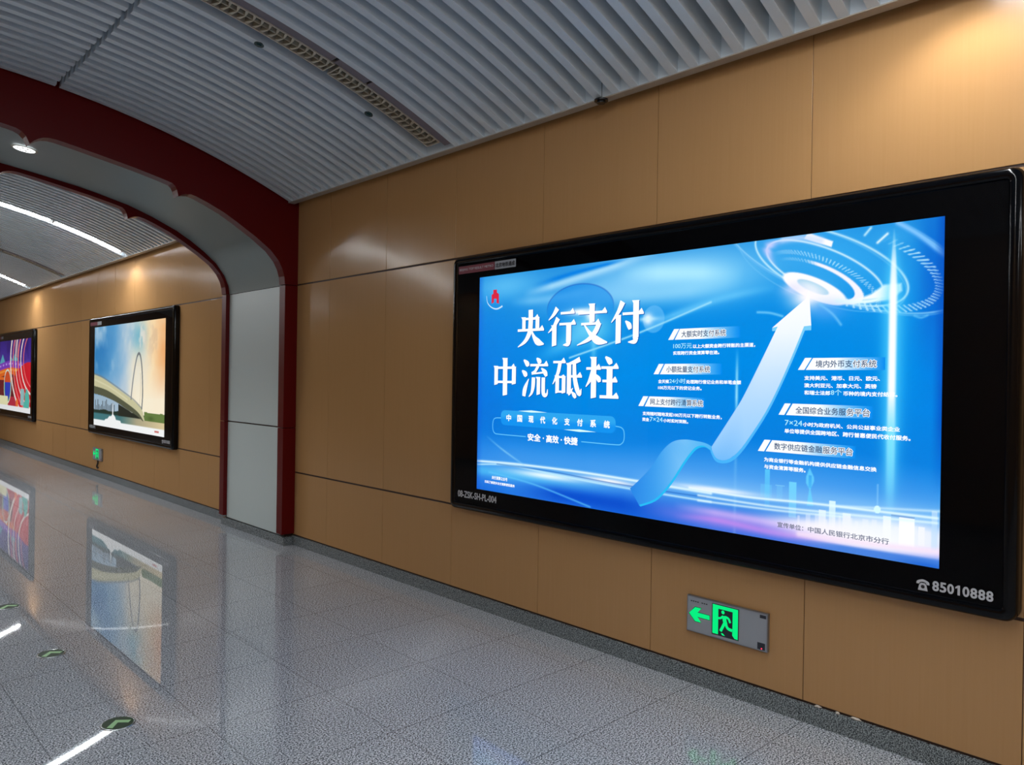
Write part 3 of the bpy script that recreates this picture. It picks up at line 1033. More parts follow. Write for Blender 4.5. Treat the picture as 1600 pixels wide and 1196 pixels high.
tower(2.342, 2.358, 0.27, 0.33, (40, 150, 236), 0.6)
tower(2.393, 2.426, 0.10, 0.176, (236, 244, 255), 0.9, 0.6)
tower(2.441, 2.471, 0.10, 0.222, (222, 250, 255), 0.95, 0.5)
tower(2.503, 2.538, 0.09, 0.176, (250, 250, 255), 0.9, 0.6)
for k in range(16):
    a = 2.30 + k * 0.036 + random.uniform(-.01, .01)
    tower(a, a + random.uniform(0.012, 0.03), 0.08, random.uniform(0.12, 0.17), (214, 228, 255), 0.5, 0.7)
P.blob(2.64, 0.100, 0.32, 0.072, (255, 255, 255), 1.0, 0.05, 4)
P.blob(2.84, 0.12, 0.10, 0.05, (236, 240, 255), 0.8)
P.blob(2.62, 0.13, 0.30, 0.06, (230, 240, 255), 0.55)
P.blob(2.36, 0.098, 0.20, 0.030, (250, 246, 255), 0.85)
tower(2.742, 2.803, 0.07, 0.190, (255, 255, 255), 0.95, 0.8)
tower(2.676, 2.710, 0.07, 0.186, (248, 252, 255), 0.85, 0.7)
tower(2.818, 2.843, 0.08, 0.162, (246, 248, 255), 0.85, 0.8)
tower(2.868, 2.892, 0.07, 0.235, (190, 222, 252), 0.75, 0.6)
tower(2.71, 2.805, 0.190, 0.197, (80, 120, 190), 0.6)
P.stroke([(2.3, 0.05), (2.6, 0.056), (2.9, 0.07)], 0.014, (246, 226, 246), 0.8)
P.mix(np.clip((0.035 + (u - 2.4) * 0.012 - v) / 0.012, 0, 1) * np.clip((u - 2.25) / 0.25, 0, 1) * 0.95, (72, 130, 222))
P.blob(2.85, 0.0, 0.10, 0.02, (24, 96, 206), 0.8)
for q, al in (([(1.70, 0.198), (2.028, 0.190), (2.354, 0.200), (2.641, 0.203), (2.89, 0.206)], 0.95), ([(1.754, 0.165), (2.114, 0.160), (2.429, 0.168), (2.89, 0.186)], 0.8), ([(1.754, 0.138), (2.197, 0.145), (2.5, 0.158)], 0.75), ([(2.45, 0.200), (2.65, 0.217), (2.9, 0.236)], 0.55)):
    P.stroke(q, 0.006, (226, 250, 255), al)
P.blob(1.85, 0.205, 0.24, 0.014, (250, 252, 255), 0.9)
P.mix(np.exp(-((u - 2.652) / 0.003) ** 2) * ((v > 0.2) & (v < 0.32)) * 0.6, (150, 214, 255))
P.disc(2.652, 0.210, 0.014, 0.017, (214, 250, 255), 1.0)
P.mix(np.clip((u - 2.862) / 0.038, 0, 1) * np.clip((v - 0.3) / 0.3, 0, 1) * 0.75, (6, 74, 190))
P.mix(np.clip((0.05 - u) / 0.05, 0, 1) * 0.4, (8, 80, 206))
panel1 = P.build('poster_panel', on_screen(S1L, S10, 0.0045), M_print, box1)

s1 = lambda d: on_screen(S1L, S10, d)
# tag pill and looping outline below the headline
def pillcol(a, b_):
    f = min(1, abs(a - 0.72) / 0.5)
    return (20 + 30 * (1 - f), 150 + 28 * (1 - f), 240 + 8 * (1 - f))
pill = round_rect(0.235, 0.452, 1.203, 0.550, 0.036)
flat('caption_pill', [pill], s1(0.0036), M_print, panel1, lambda a, b_: (44, 164, 238) if b_ > 0.5 else (18, 146, 238))
def ribbon(pts, w):
    out = []
    pts = smooth(pts, 6)
    L_, R_ = [], []
    for i, p in enumerate(pts):
        a, c = pts[max(0, i - 1)], pts[min(len(pts) - 1, i + 1)]
        dx, dy = c[0] - a[0], c[1] - a[1]
        n_ = math.hypot(dx, dy) + 1e-9
        ww = w[0] + (w[1] - w[0]) * i / (len(pts) - 1) if isinstance(w, tuple) else w
        L_.append((p[0] - dy / n_ * ww, p[1] + dx / n_ * ww))
        R_.append((p[0] + dy / n_ * ww, p[1] - dx / n_ * ww))
    return [[L_[i], L_[i + 1], R_[i + 1], R_[i]] for i in range(len(pts) - 1)]
lp = ribbon([(0.236, 0.497), (0.18, 0.493), (0.158, 0.470), (0.157, 0.420), (0.175, 0.394), (0.22, 0.388), (0.473, 0.388)], 0.0028)
lp2 = ribbon([(0.944, 0.388), (1.20, 0.388), (1.245, 0.396), (1.264, 0.42), (1.264, 0.465), (1.245, 0.488), (1.203, 0.494)], 0.0028)
flat('loop_outline', lp2, s1(0.0036), M_print, panel1, lambda a, b_: (96, 196, 248))
flat('loop_outline', lp, s1(0.0036), M_print, panel1, lambda a, b_: (96, 196, 248))
glint = [[(0.40, 0.550), (0.52, 0.558), (0.66, 0.550), (0.52, 0.5445)], [(0.80, 0.452), (0.93, 0.460), (1.06, 0.452), (0.93, 0.4455)]]
for g_ in glint:
    flat('pill_glint', [g_], s1(0.0030), M_print, panel1, lambda a, b_: (214, 255, 250))

# the rising arrow
ramp = lambda b_: [np.interp(b_, [0.05, 0.35, 0.45, 0.75, 1.0, 1.2], c) for c in ((16, 110, 150, 190, 240, 255), (120, 184, 204, 222, 247, 255), (232, 248, 252, 252, 255, 255))]
shL = [(2.179, 1.025), (2.093, 0.855), (2.004, 0.685), (1.95, 0.600), (1.83, 0.424)]
shR = [(2.31, 1.021), (2.244, 0.861), (2.180, 0.72), (2.123, 0.611), (2.048, 0.497), (1.989, 0.418), (1.936, 0.373), (1.891, 0.359), (1.854, 0.37), (1.83, 0.41)]
edR = [(2.322, 1.021), (2.256, 0.861), (2.192, 0.72), (2.134, 0.607), (2.059, 0.490), (1.998, 0.406), (1.945, 0.358), (1.891, 0.343), (1.850, 0.354), (1.823, 0.398)]
wvT = smooth([(1.312, 0.15), (1.373, 0.203), (1.453, 0.281), (1.52, 0.372), (1.587, 0.430), (1.662, 0.449), (1.740, 0.446), (1.796, 0.438), (1.83, 0.424)], 4)
wvB = smooth([(1.376, 0.066), (1.476, 0.108), (1.544, 0.170), (1.6, 0.239), (1.664, 0.333), (1.715, 0.396), (1.749, 0.420), (1.787, 0.424), (1.826, 0.402)], 4)
wv = [[wvT[i], wvT[i + 1], wvB[i + 1], wvB[i]] for i in range(len(wvT) - 1)]
flat('arrow_wave', wv, s1(0.0038), M_print, panel1, lambda a, b_: (np.interp(a, [1.31, 1.5, 1.65, 1.83], (40, 62, 118, 76)), np.interp(a, [1.31, 1.5, 1.65, 1.83], (132, 160, 192, 180)), np.interp(a, [1.31, 1.5, 1.65, 1.83], (228, 238, 246, 244))))
wedge = [[wvB[i], wvB[i + 1], (wvB[i + 1][0] + 0.010, wvB[i + 1][1] - 0.008), (wvB[i][0] + 0.010, wvB[i][1] - 0.008)] for i in range(len(wvB) - 1)]
flat('arrow_wave_edge', wedge, s1(0.0036), M_print, panel1, lambda a, b_: (40, 186, 244))
flat('arrow_side', [smooth(shR, 3) + smooth(edR, 3)[::-1], [(2.344, 1.023), (2.344, 1.001), (2.303, 1.001), (2.31, 1.021)], [(2.151, 1.020), (2.151, 1.003), (2.171, 1.005), (2.179, 1.025)]], s1(0.0034), M_print, panel1,
     lambda a, b_: (np.interp(b_, [0.35, 0.7, 1.0], (70, 90, 120)), np.interp(b_, [0.35, 0.7, 1.0], (178, 190, 206)), 248))
steps = 24
sL, sR = smooth(shL, 6), smooth(shR, 6)
body = []
for i in range(steps):
    q = []
    for f in (i / steps, (i + 1) / steps):
        q.append((sL[int(f * (len(sL) - 1))], sR[int(f * (len(sR) - 1))]))
    body.append([q[0][0], q[0][1], q[1][1], q[1][0]])
flat('arrow_body', body + [[(2.331, 1.19), (2.344, 1.023), (2.31, 1.0205), (2.179, 1.0245), (2.151, 1.020), (2.319, 1.151)]], s1(0.0032), M_print, panel1, lambda a, b_: ramp(b_))

# section headers: slanted white bars fading into the blue
HEAD = [
    ('大额实时支付系统', [(1.553, 0.978), (1.590, 1.035), (1.622, 1.035), (1.586, 0.978)], (1.595, 1.627, 1.980, 0.978, 1.035), (1.637, 0.9885, 1.901, 1.0235)),
    ('小额批量支付系统', [(1.461, 0.793), (1.495, 0.849), (1.527, 0.849), (1.493, 0.793)], (1.503, 1.535, 1.880, 0.793, 0.849), (1.545, 0.803, 1.813, 0.837)),
    ('网上支付跨行清算系统', [(1.361, 0.616), (1.394, 0.671), (1.428, 0.671), (1.395, 0.616)], (1.405, 1.436, 1.785, 0.615, 0.671), (1.443, 0.626, 1.775, 0.660)),
    ('境内外币支付系统', [(2.283, 0.817), (2.317, 0.873), (2.349, 0.873), (2.314, 0.817)], (2.321, 2.355, 2.675, 0.817, 0.872), (2.368, 0.828, 2.639, 0.861)),
    ('全国综合业务服务平台', [(2.190, 0.603), (2.221, 0.658), (2.251, 0.658), (2.219, 0.603)], (2.228, 2.260, 2.625, 0.603, 0.658), (2.275, 0.612, 2.614, 0.645)),
    ('数字供应链金融服务平台', [(2.086, 0.422), (2.120, 0.479), (2.152, 0.479), (2.119, 0.422)], (2.127, 2.160, 2.555, 0.423, 0.479), (2.171, 0.435, 2.543, 0.468)),
]
BG = (6, 140, 238)
for txt, slash, (xa, xb, xe, v0, v1), tb in HEAD:
    n = 14
    polys = [slash]
    for i in range(n):
        f0, f1 = i / n, (i + 1) / n
        polys.append([(xa + (xe - xa) * f0, v0), (xa + (xe - xa) * f1, v0), (xb + (xe - xb) * f1, v1), (xb + (xe - xb) * f0, v1)])
    mid = xa + (xe - xa) * 0.40
    def hc(a, b_, mid=mid, xe=xe):
        f = min(1, max(0, (a - mid) / (xe - mid)))
        return [250 * (1 - f) + BG[i] * f if i == 0 else (253 if i == 1 else 255) * (1 - f) + BG[i] * f for i in range(3)]
    flat('header_bar', polys, s1(0.0036), M_print, panel1, hc)
    n2_ = max(2, int(len(txt) * 0.72))
    w = (tb[2] - tb[0]) / len(txt)
    cut = tb[0] + w * n2_
    lettering('header_lettering', [(txt[:n2_], (tb[0], tb[1], cut - w * 0.06, tb[3]), 0.0005), (txt[n2_:], (cut, tb[1], tb[2], tb[3]), 0.0005)], s1(0.0026), M_pslate, panel1)
    lettering('header_outline', [(txt[n2_:], (cut - 0.003, tb[1] - 0.003, tb[2] + 0.003, tb[3] + 0.003), 0.0032)], s1(0.0030), M_pwhite, panel1)

B = 0.0007
BODY = [('以上大额资金跨行转账的主渠道，', (1.709, 0.929, 2.064, 0.951), B), ('实现跨行资金清算零在途。', (1.587, 0.896, 1.866, 0.917), B),
        ('全天候', (1.493, 0.744, 1.563, 0.765), B), ('处理跨行借记业务和单笔金额', (1.671, 0.744, 1.991, 0.765), B), ('100万元以下的贷记业务。', (1.493, 0.710, 1.766, 0.731), B),
        ('支持随时随地发起100万元以下跨行转账业务，', (1.392, 0.565, 1.886, 0.587), B), ('资金', (1.390, 0.533, 1.437, 0.554), B), ('小时实时到账。', (1.530, 0.533, 1.688, 0.554), B),
        ('支持美元、港币、日元、欧元、', (2.315, 0.769, 2.655, 0.790), B), ('澳大利亚元、加拿大元、英镑', (2.315, 0.735, 2.641, 0.756), B), ('和瑞士法郎', (2.316, 0.701, 2.438, 0.722), B), ('币种的境内支付结算。', (2.497, 0.701, 2.728, 0.722), B),
        ('小时为政府机关、公共公益事业类企业', (2.312, 0.553, 2.740, 0.574), B), ('单位等提供全国跨地区、跨行普惠便民代收付服务。', (2.222, 0.517, 2.783, 0.539), B),
        ('为商业银行等金融机构提供供应链金融信息交换', (2.120, 0.373, 2.647, 0.394), B), ('与资金清算等服务。', (2.121, 0.339, 2.329, 0.360), B)]
lettering('body_lettering', BODY, s1(0.0026), M_pwhite, panel1)
BIG = [('100万元', (1.587, 0.930, 1.703, 0.957), 0.0003), ('24小时', (1.566, 0.744, 1.667, 0.771), 0.0003), ('7×24', (1.441, 0.534, 1.526, 0.559), 0.0003), ('8个', (2.441, 0.702, 2.490, 0.729), 0.0003), ('7×24', (2.223, 0.554, 2.309, 0.580), 0.0003)]
lettering('figure_lettering', BIG, s1(0.0026), M_pcyan, panel1)
lettering('caption_lettering', [(c, (0.290 + i * 0.1033, 0.479, 0.335 + i * 0.1033, 0.524), 0.0016) for i, c in enumerate('中国现代化支付系统')]
          + [('安全', (0.491, 0.363, 0.607, 0.412), 0.0018), ('·', (0.626, 0.383, 0.636, 0.393), 0.0008), ('高效', (0.655, 0.363, 0.762, 0.412), 0.0018), ('·', (0.779, 0.383, 0.789, 0.393), 0.0008), ('快捷', (0.806, 0.363, 0.917, 0.412), 0.0018)], s1(0.0024), M_pwhite, panel1)
lettering('publisher_lettering', [('宣传单位：', (2.194, 0.066, 2.322, 0.092), 0.0006), ('中国人民银行北京市分行', (2.344, 0.065, 2.703, 0.092), 0.0006)], s1(0.0026), M_pgrey, panel1)

# headline in a heavy brush-serif face, written stroke by stroke in a 100 x 100 square
def st(P_, k=5):
    """Stroke through (x, y, width) points."""
    Q = smooth([(x, y) for x, y, w in P_], k)
    Wd = smooth([(w, 0) for x, y, w in P_], k)
    L_, R_ = [], []
    for i, p in enumerate(Q):
        a, c = Q[max(0, i - 1)], Q[min(len(Q) - 1, i + 1)]
        dx, dy = c[0] - a[0], c[1] - a[1]
        n_ = math.hypot(dx, dy) + 1e-9
        w = max(0.6, Wd[i][0] * 1.08) / 2
        L_.append((p[0] - dy / n_ * w, p[1] + dx / n_ * w))
        R_.append((p[0] + dy / n_ * w, p[1] - dx / n_ * w))
    return [[L_[i], L_[i + 1], R_[i + 1], R_[i]] for i in range(len(Q) - 1)]
def hh(x0, x1, y, t=6, s=10):
    t, s = t * 1.05, s * 1.15
    return [[(x0, y - t / 2), (x1, y - t / 2), (x1, y + t / 2), (x0, y + t / 2)], [(x1 - 15, y + t / 2 - 0.5), (x1 + 1, y - t / 2), (x1 + 1, y + 1), (x1 - 5.5, y + s)]]
def vv(x, y0, y1, w=14):
    w *= 1.14
    return [[(x - w / 2, y1), (x + w / 2, y1 + 3), (x + w / 2, y0 - 1), (x - w / 2, y0)], [(x - w / 2 - 4, y0 + 1.5), (x - w / 2, y0 - 5), (x + w / 2, y0 - 2), (x + w / 2 + 1, y0 + 1)]]
GLYPH = {
    '央': vv(25, 80, 46, 11) + hh(25, 80, 76) + vv(75, 78, 46, 12) + hh(2, 98, 46, 6.5) + st([(50, 100, 15), (50, 62, 15), (46, 38, 14), (30, 16, 10), (3, 1, 2)]) + st([(53, 47, 3), (63, 27, 10), (78, 13, 17), (99, 7, 3)]),
    '行': st([(34, 99, 14), (21, 83, 9), (3, 69, 2)]) + st([(37, 73, 14), (23, 53, 9), (2, 36, 2)]) + vv(24, 54, 0, 14) + hh(46, 94, 85) + hh(42, 98, 57) + vv(75, 57, 10, 15) + st([(75, 14, 15), (72, 5, 11), (56, 3, 2)]),
    '支': hh(4, 97, 79) + vv(50, 100, 54, 15) + hh(14, 76, 52) + st([(74, 54, 13), (62, 33, 13), (40, 14, 10), (1, 0, 2)]) + st([(24, 51, 3), (44, 28, 10), (69, 10, 18), (100, 5, 3)]),
    '付': st([(36, 100, 15), (23, 77, 10), (1, 52, 2)]) + vv(23, 68, 0, 14) + hh(36, 99, 71) + vv(77, 100, 12, 15) + st([(77, 15, 15), (73, 5, 11), (54, 4, 2)]) + st([(45, 54, 3), (56, 44, 13), (60, 34, 9)]),
    '中': vv(12, 79, 28, 13) + hh(12, 90, 75) + vv(86, 77, 30, 14) + hh(12, 88, 37, 6, 3) + vv(50, 100, 0, 16),
    '流': st([(7, 96, 4), (20, 86, 14), (24, 79, 8)]) + st([(1, 68, 4), (13, 59, 14), (17, 52, 8)]) + st([(9, 0, 11), (13, 20, 13), (27, 46, 2)]) + st([(56, 100, 4), (66, 92, 14), (69, 86, 9)]) + hh(32, 98, 82)
        + st([(62, 80, 9), (51, 66, 8), (38, 60, 7)]) + [[(38, 57), (88, 61), (88, 66), (38, 61)]] + st([(74, 74, 3), (88, 63, 13), (93, 53, 8)]) + st([(45, 50, 12), (44, 28, 12), (39, 10, 8), (28, -1, 2)]) + vv(64, 50, 4, 11)
        + st([(82, 50, 12), (82, 16, 12), (85, 6, 11), (92, 4, 9)]) + st([(90, 4, 10), (96, 8, 6), (98, 20, 2)]),
    '砥': hh(2, 44, 90) + st([(26, 90, 11), (19, 62, 10), (1, 32, 2)]) + vv(17, 54, 8, 11) + hh(14, 44, 51, 5, 6) + vv(39, 52, 8, 11) + hh(16, 42, 13, 5, 2) + st([(93, 97, 12), (75, 90, 10), (52, 85, 3)]) + vv(57, 86, 8, 12)
        + st([(54, 8, 11), (62, 13, 8), (70, 23, 2)]) + hh(56, 99, 53) + st([(74, 90, 10), (76, 52, 12), (84, 22, 13), (93, 8, 10), (98, 22, 2)]) + st([(66, 14, 3), (75, 5, 11), (80, -2, 6)]),
    '柱': hh(2, 46, 73) + vv(25, 100, 0, 14) + st([(23, 71, 10), (14, 46, 9), (1, 28, 2)]) + st([(29, 59, 4), (40, 48, 12), (43, 40, 7)]) + st([(60, 101, 4), (72, 91, 14), (76, 83, 9)]) + hh(48, 98, 75) + hh(52, 95, 43) + hh(44, 99, 5, 7) + vv(73, 75, 6, 15),
}
BOXES = {'央': (0.381, 0.961, 0.625, 1.200), '行': (0.655, 0.961, 0.890, 1.199), '支': (0.898, 0.964, 1.133, 1.205), '付': (1.159, 0.964, 1.390, 1.204),
         '中': (0.156, 0.645, 0.388, 0.892), '流': (0.430, 0.647, 0.666, 0.890), '砥': (0.702, 0.652, 0.944, 0.888), '柱': (0.972, 0.648, 1.222, 0.890)}
for ch, (a, b_, c, d) in BOXES.items():
    polys = [[(a + (c - a) * x / 100, b_ + (d - b_) * y / 100) for x, y in q] for q in GLYPH[ch]]
    flat('headline_character', polys, s1(0.0018), M_pwhite, panel1)
    flat('headline_shadow', [[(x + 0.005, y - 0.004) for x, y in q] for q in polys], s1(0.0024), M_pshadow, panel1)
# emblem in the corner
flat('emblem', [[(0.126, 1.262), (0.126, 1.322), (0.142, 1.328), (0.142, 1.354), (0.178, 1.354), (0.178, 1.334), (0.199, 1.322), (0.200, 1.258), (0.176, 1.264), (0.176, 1.292), (0.150, 1.294), (0.150, 1.270)]], s1(0.0024), M_pred, panel1)
flat('emblem_swoosh', ribbon([(0.075, 1.318), (0.085, 1.272), (0.125, 1.238), (0.18, 1.224), (0.235, 1.240)], (0.0015, 0.006)), s1(0.0026), M_print, panel1, lambda a, b_: (190, 226, 250))
lettering('small_caption_lettering', [('央行清算公众号', (0.155, 0.082, 0.308, 0.106), 0.0006), ('扫码了解更多支付清算便民服务', (0.084, 0.050, 0.378, 0.069), 0.0006)], s1(0.0026), M_pwhite, panel1)

# lettering on the frame
def frame_marks(t, yl, yr, z0, z1, code, big):
    put = lambda u, v: (FX - 0.0025, yl - u, z0 + v)
    W_, H_ = yl - yr, z1 - z0
    top_, bot_ = H_ - 0.068, H_ - 0.121
    flat('maroon_label', [[(0.070, bot_), (0.446, bot_), (0.446, top_), (0.070, top_)]], put, M_maroon, t)
    flat('grey_label', [[(0.449, bot_), (0.652, bot_), (0.652, top_), (0.449, top_)]], put, M_label, t)
    put2 = lambda u, v: (FX - 0.0035, yl - u, z0 + v)
    if big:
        lettering('label_lettering', [('BEIJING TOP RESULT METRO', (0.082, bot_ + 0.016, 0.434, bot_ + 0.037), 0.0)], put2, M_silver, t)
        lettering('label_ink_lettering', [('北京地铁通成', (0.458, bot_ + 0.010, 0.643, bot_ + 0.042), 0.0010)], put2, M_ink, t)
    lettering('code_lettering', [(code, (0.097, 0.089, 0.097 + 0.0252 * len(code), 0.136), 0.0016)], put, M_silver, t)
    x = W_ - 0.360
    n_ = 0.0278
    for i, ch in enumerate('85010888'):
        u0 = x + 0.061 + i * n_
        if ch == '1':
            flat('phone_digit', [[(u0 + 0.010, 0.072), (u0 + 0.019, 0.072), (u0 + 0.019, 0.112), (u0 + 0.012, 0.112), (u0 + 0.002, 0.104), (u0 + 0.002, 0.097), (u0 + 0.010, 0.101)]], put, M_silver, t)
        else:
            lettering('phone_digit', [(ch, (u0, 0.071, u0 + 0.0252, 0.1125), 0.0017)], put, M_silver, t)
    ic = [[(x + 0.006, 0.064), (x + 0.044, 0.064), (x + 0.039, 0.086), (x + 0.033, 0.095), (x + 0.017, 0.095), (x + 0.011, 0.086)],
          smooth([(x, 0.090), (x + 0.003, 0.102), (x + 0.025, 0.110), (x + 0.047, 0.102), (x + 0.050, 0.090)], 3) + smooth([(x + 0.039, 0.090), (x + 0.036, 0.097), (x + 0.025, 0.100), (x + 0.014, 0.097), (x + 0.011, 0.090)], 3)]
    flat('phone_symbol', ic, put, M_silver, t)
    flat('phone_dial', [circle(x + 0.025, 0.080, 0.0075, n=16)], put2, M_ink, t)
frame_marks(box1, 4.245, 0.778, EYE - 0.911, EYE + 0.863, '08-ZSK-SH-PL-004', True)

# ---- bridge poster beyond the archway
W2, H2 = 3.05, 1.50
S2L, S20 = 13.01, EYE - 0.782
box2 = lightbox(13.30, 9.66, EYE - 0.925, EYE + 0.869, S2L, S2L - W2, S20, S20 + H2,
                'black lightbox beyond the archway showing a bridge and tall arch under cloudy sky')
P = Paint(W2, H2, 360, 180)
u, v = P.u, P.v
nz = P.noise(2.2, 5)
nf = P.noise(6.0, 9)
P.c = P.grad(u + (nz - 0.5) * 0.9, [(0, (44, 128, 190)), (0.8, (96, 164, 214)), (1.5, (176, 204, 224)), (2.0, (238, 232, 214)), (2.5, (255, 226, 180)), (3.1, (244, 178, 118))])
P.mix(np.clip((0.95 - v) / 0.5, 0, 1) * np.clip((u - 1.3) / 0.7, 0, 1) * 0.9, (255, 246, 222))
P.mix(np.clip((0.85 - v) / 0.35, 0, 1) * np.clip((1.9 - u) / 0.6, 0, 1) * 0.55, (206, 214, 226))
P.mix(np.clip((nz - 0.5) * 4, 0, 1) * np.clip((1.9 - u) / 0.7, 0, 1) * np.clip((v - 0.6) / 0.4, 0, 1) * 0.7, (206, 226, 238))
P.blob(2.05, 1.30, 0.28, 0.22, (96, 176, 206), 0.75)
P.mix(np.clip((nf - 0.55) * 7, 0, 1) * np.exp(-((u - 2.15) / 0.42) ** 2 - ((v - 1.25) / 0.3) ** 2) * 0.9, (236, 240, 236))
P.mix(np.clip((nf - 0.5) * 6, 0, 1) * np.exp(-((u - 2.65) / 0.4) ** 2 - ((v - 1.25) / 0.25) ** 2) * 0.7, (226, 190, 150))
P.blob(0.45, 1.15, 0.35, 0.2, (40, 126, 196), 0.6)
P.mix(((v < 0.46) & (u < 1.75) & (v > 0.2)) * np.clip((1.9 - u), 0, 0.9) * 0.8, (168, 190, 206))
for k in range(16):      # far skyline under the deck
    a = 0.06 + k * 0.062
    h_ = random.uniform(0.30, 0.44) - 0.05 * (k / 16)
    P.mix(((u > a) & (u < a + 0.038) & (v < h_) & (v > 0.15)) * 0.85, (84, 96, 104))
P.mix((v < 0.245 - 0.01 * np.sin(u * 9)) & (u < 2.3), (34, 56, 50))
P.mix(np.clip((0.20 - v) / 0.02, 0, 1), P.grad(u, [(0, (66, 126, 134)), (1.3, (70, 120, 124)), (2.0, (176, 168, 138)), (3.1, (226, 206, 160))]))
P.mix(((v < 0.27 + 0.03 * nf) & (v > 0.175) & (u > 2.30)) * 0.95, (96, 122, 62))
P.blob(2.55, 0.21, 0.12, 0.03, (72, 96, 50), 0.8)
top = smooth([(0, 0.775), (0.42, 0.725), (1.0, 0.612), (1.48, 0.510), (1.88, 0.42), (2.19, 0.32), (2.32, 0.17)])
bot = smooth([(0, 0.48), (0.5, 0.45), (1.08, 0.385), (1.56, 0.300), (2.01, 0.225), (2.25, 0.16)])
mid = smooth([(0, 0.60), (0.65, 0.545), (1.35, 0.425), (2.01, 0.285), (2.28, 0.165)])
P.poly(top + bot[::-1], (88, 92, 72), 1.0)
P.poly(top + mid[::-1], (206, 202, 162), 1.0)
P.stroke([(0, 0.79), (0.42, 0.74), (1.0, 0.628), (1.48, 0.525), (1.88, 0.435), (2.19, 0.335)], 0.010, (120, 130, 130), 0.8)
P.stroke([(0.0, 0.70), (0.8, 0.59), (1.6, 0.43)], 0.012, (236, 232, 196), 0.6)
P.mix((v < 0.36 - (u - 1.2) * 0.17) & (v > 0.19) & (u > 0.55) & (u < 2.2) & (v < np.interp(u, [p[0] for p in bot], [p[1] for p in bot])) & (u > 1.2), (40, 46, 40))
P.stroke([(1.755, 0.45), (1.81, 0.65), (1.885, 0.85), (1.98, 1.02), (2.06, 1.07), (2.13, 1.02), (2.185, 0.88), (2.215, 0.70), (2.225, 0.50), (2.20, 0.33)], 0.020, (118, 124, 128), 1.0, False)
P.stroke([(1.755, 0.45), (1.81, 0.65), (1.885, 0.85), (1.98, 1.02)], 0.007, (176, 184, 190), 0.8)
P.stroke([(2.12, 0.38), (2.14, 0.58), (2.13, 0.80)], 0.007, (190, 180, 160), 0.7)
P.mix(np.clip((0.095 - v) / 0.01, 0, 1), (250, 252, 252))
P.poly([(0.52, 0.08), (0.60, 0.115), (0.70, 0.125), (0.78, 0.165), (0.88, 0.17), (0.925, 0.20), (0.94, 0.36), (0.955, 0.36), (0.97, 0.20), (1.06, 0.165), (1.1, 0.125), (1.30, 0.12), (1.34, 0.08)], (250, 252, 252), 1.0, 0.01)
P.mix((u > 2.70) & (u < 2.86) & (v > 0.035) & (v < 0.065), (206, 120, 116))
panel2 = P.build('poster_panel', on_screen(S2L, S20, 0.0045), M_print, box2)
frame_marks(box2, 13.30, 9.66, EYE - 0.925, EYE + 0.869, '08-ZSK-SH-PL', False)

# ---- abstract poster farther on
W3, H3 = 3.0, 1.49
S3L, S30 = 20.29, EYE - 0.80
box3 = lightbox(20.56, 17.08, EYE - 0.95, EYE + 0.862, S3L, S3L - W3, S30, S30 + H3,
                'farthest black lightbox with a purple, red and orange swirling poster')
P = Paint(W3, H3, 260, 140)
u, v = P.u / W3, 1 - P.v / H3
nz = P.noise(3.0, 21)
P.c = P.grad(v, [(0, (46, 24, 128)), (0.28, (70, 46, 156)), (0.4, (110, 56, 176)), (0.5, (170, 60, 60)), (1, (190, 40, 70))])
P.mix(np.clip((nz - 0.5) * 5, 0, 1) * (v < 0.3) * 0.5, (30, 14, 96))
for cx_, hw, hh_ in ((0.10, 0.10, 0.14), (0.52, 0.16, 0.14), (0.40, 0.08, 0.09)):
    P.mix((np.abs(u - cx_) < hw * np.clip((v - (0.33 - hh_)) / hh_, 0, 1)) & (v < 0.34), (84, 168, 190))
P.mix((np.abs(u - 0.57) < 0.05) & (v < 0.25), (150, 120, 150))
rf = 0.36 - 0.07 * np.sin(np.pi * np.clip(u, 0, 1)) + 0.05 * (u - 0.5)
P.mix((v > rf) & (v < rf + 0.10), (126, 60, 190))
P.mix((v > rf + 0.03) & (v < rf + 0.055) & (np.sin(u * 60) > 0.1), (188, 150, 240))
P.mix((v > rf + 0.10) & (v < rf + 0.21), (232, 104, 30))
P.mix((v > rf + 0.12) & (v < rf + 0.15), (250, 150, 60))
P.mix((v > rf + 0.20) & (v < 0.80) & (u < 0.5), (104, 30, 40))
P.mix((v > 0.53) & (v < 0.57) & (u < 0.45), (232, 110, 40))
d3 = np.hypot((u - 0.28) * 2.0, v - 0.66)
P.mix(d3 < 0.25, (236, 236, 226))
P.mix(d3 < 0.225, (90, 170, 110))
P.mix(d3 < 0.20, (40, 60, 190))
P.mix((d3 < 0.20) & (u < 0.2), (36, 130, 150))
P.mix((d3 < 0.22) & (v < 0.6), (214, 80, 40))
d4 = np.hypot((u - 1.05) * 1.2, v - 0.62)
P.mix((d4 < 0.62) & (v > 0.42 + 0.1 * np.sin(u * 5)) & (u > 0.42), (214, 24, 46))
for k in range(6):
    a = 0.30 + 0.10 * k
    P.mix(np.abs(np.hypot((u - 1.15) * 1.1, v - 0.28) - 0.40 - 0.09 * k) < 0.010 + 0.004 * (k % 3), (250, 236, 226) if k % 2 else (244, 120, 120))
P.mix((np.hypot((u - 0.86) * 1.5, v - 0.84) < 0.17) & (nz > 0.42), (84, 190, 176))
P.mix((np.abs(u - 0.76) < 0.05) & (v > 0.68) & (v < 0.9), (150, 196, 200))
P.mix((np.hypot((u - 0.60) * 2.0, v - 0.90) < 0.08), (244, 120, 60))
P.mix((v > 0.80) & (u < 0.30) & (nz > 0.3), (240, 236, 190))
P.mix(v > 0.935, (248, 250, 252))
panel3 = P.build('poster_panel', on_screen(S3L, S30, 0.0045), M_print, box3)
frame_marks(box3, 20.56, 17.08, EYE - 0.95, EYE + 0.862, '08-ZSK-SH-PL', False)

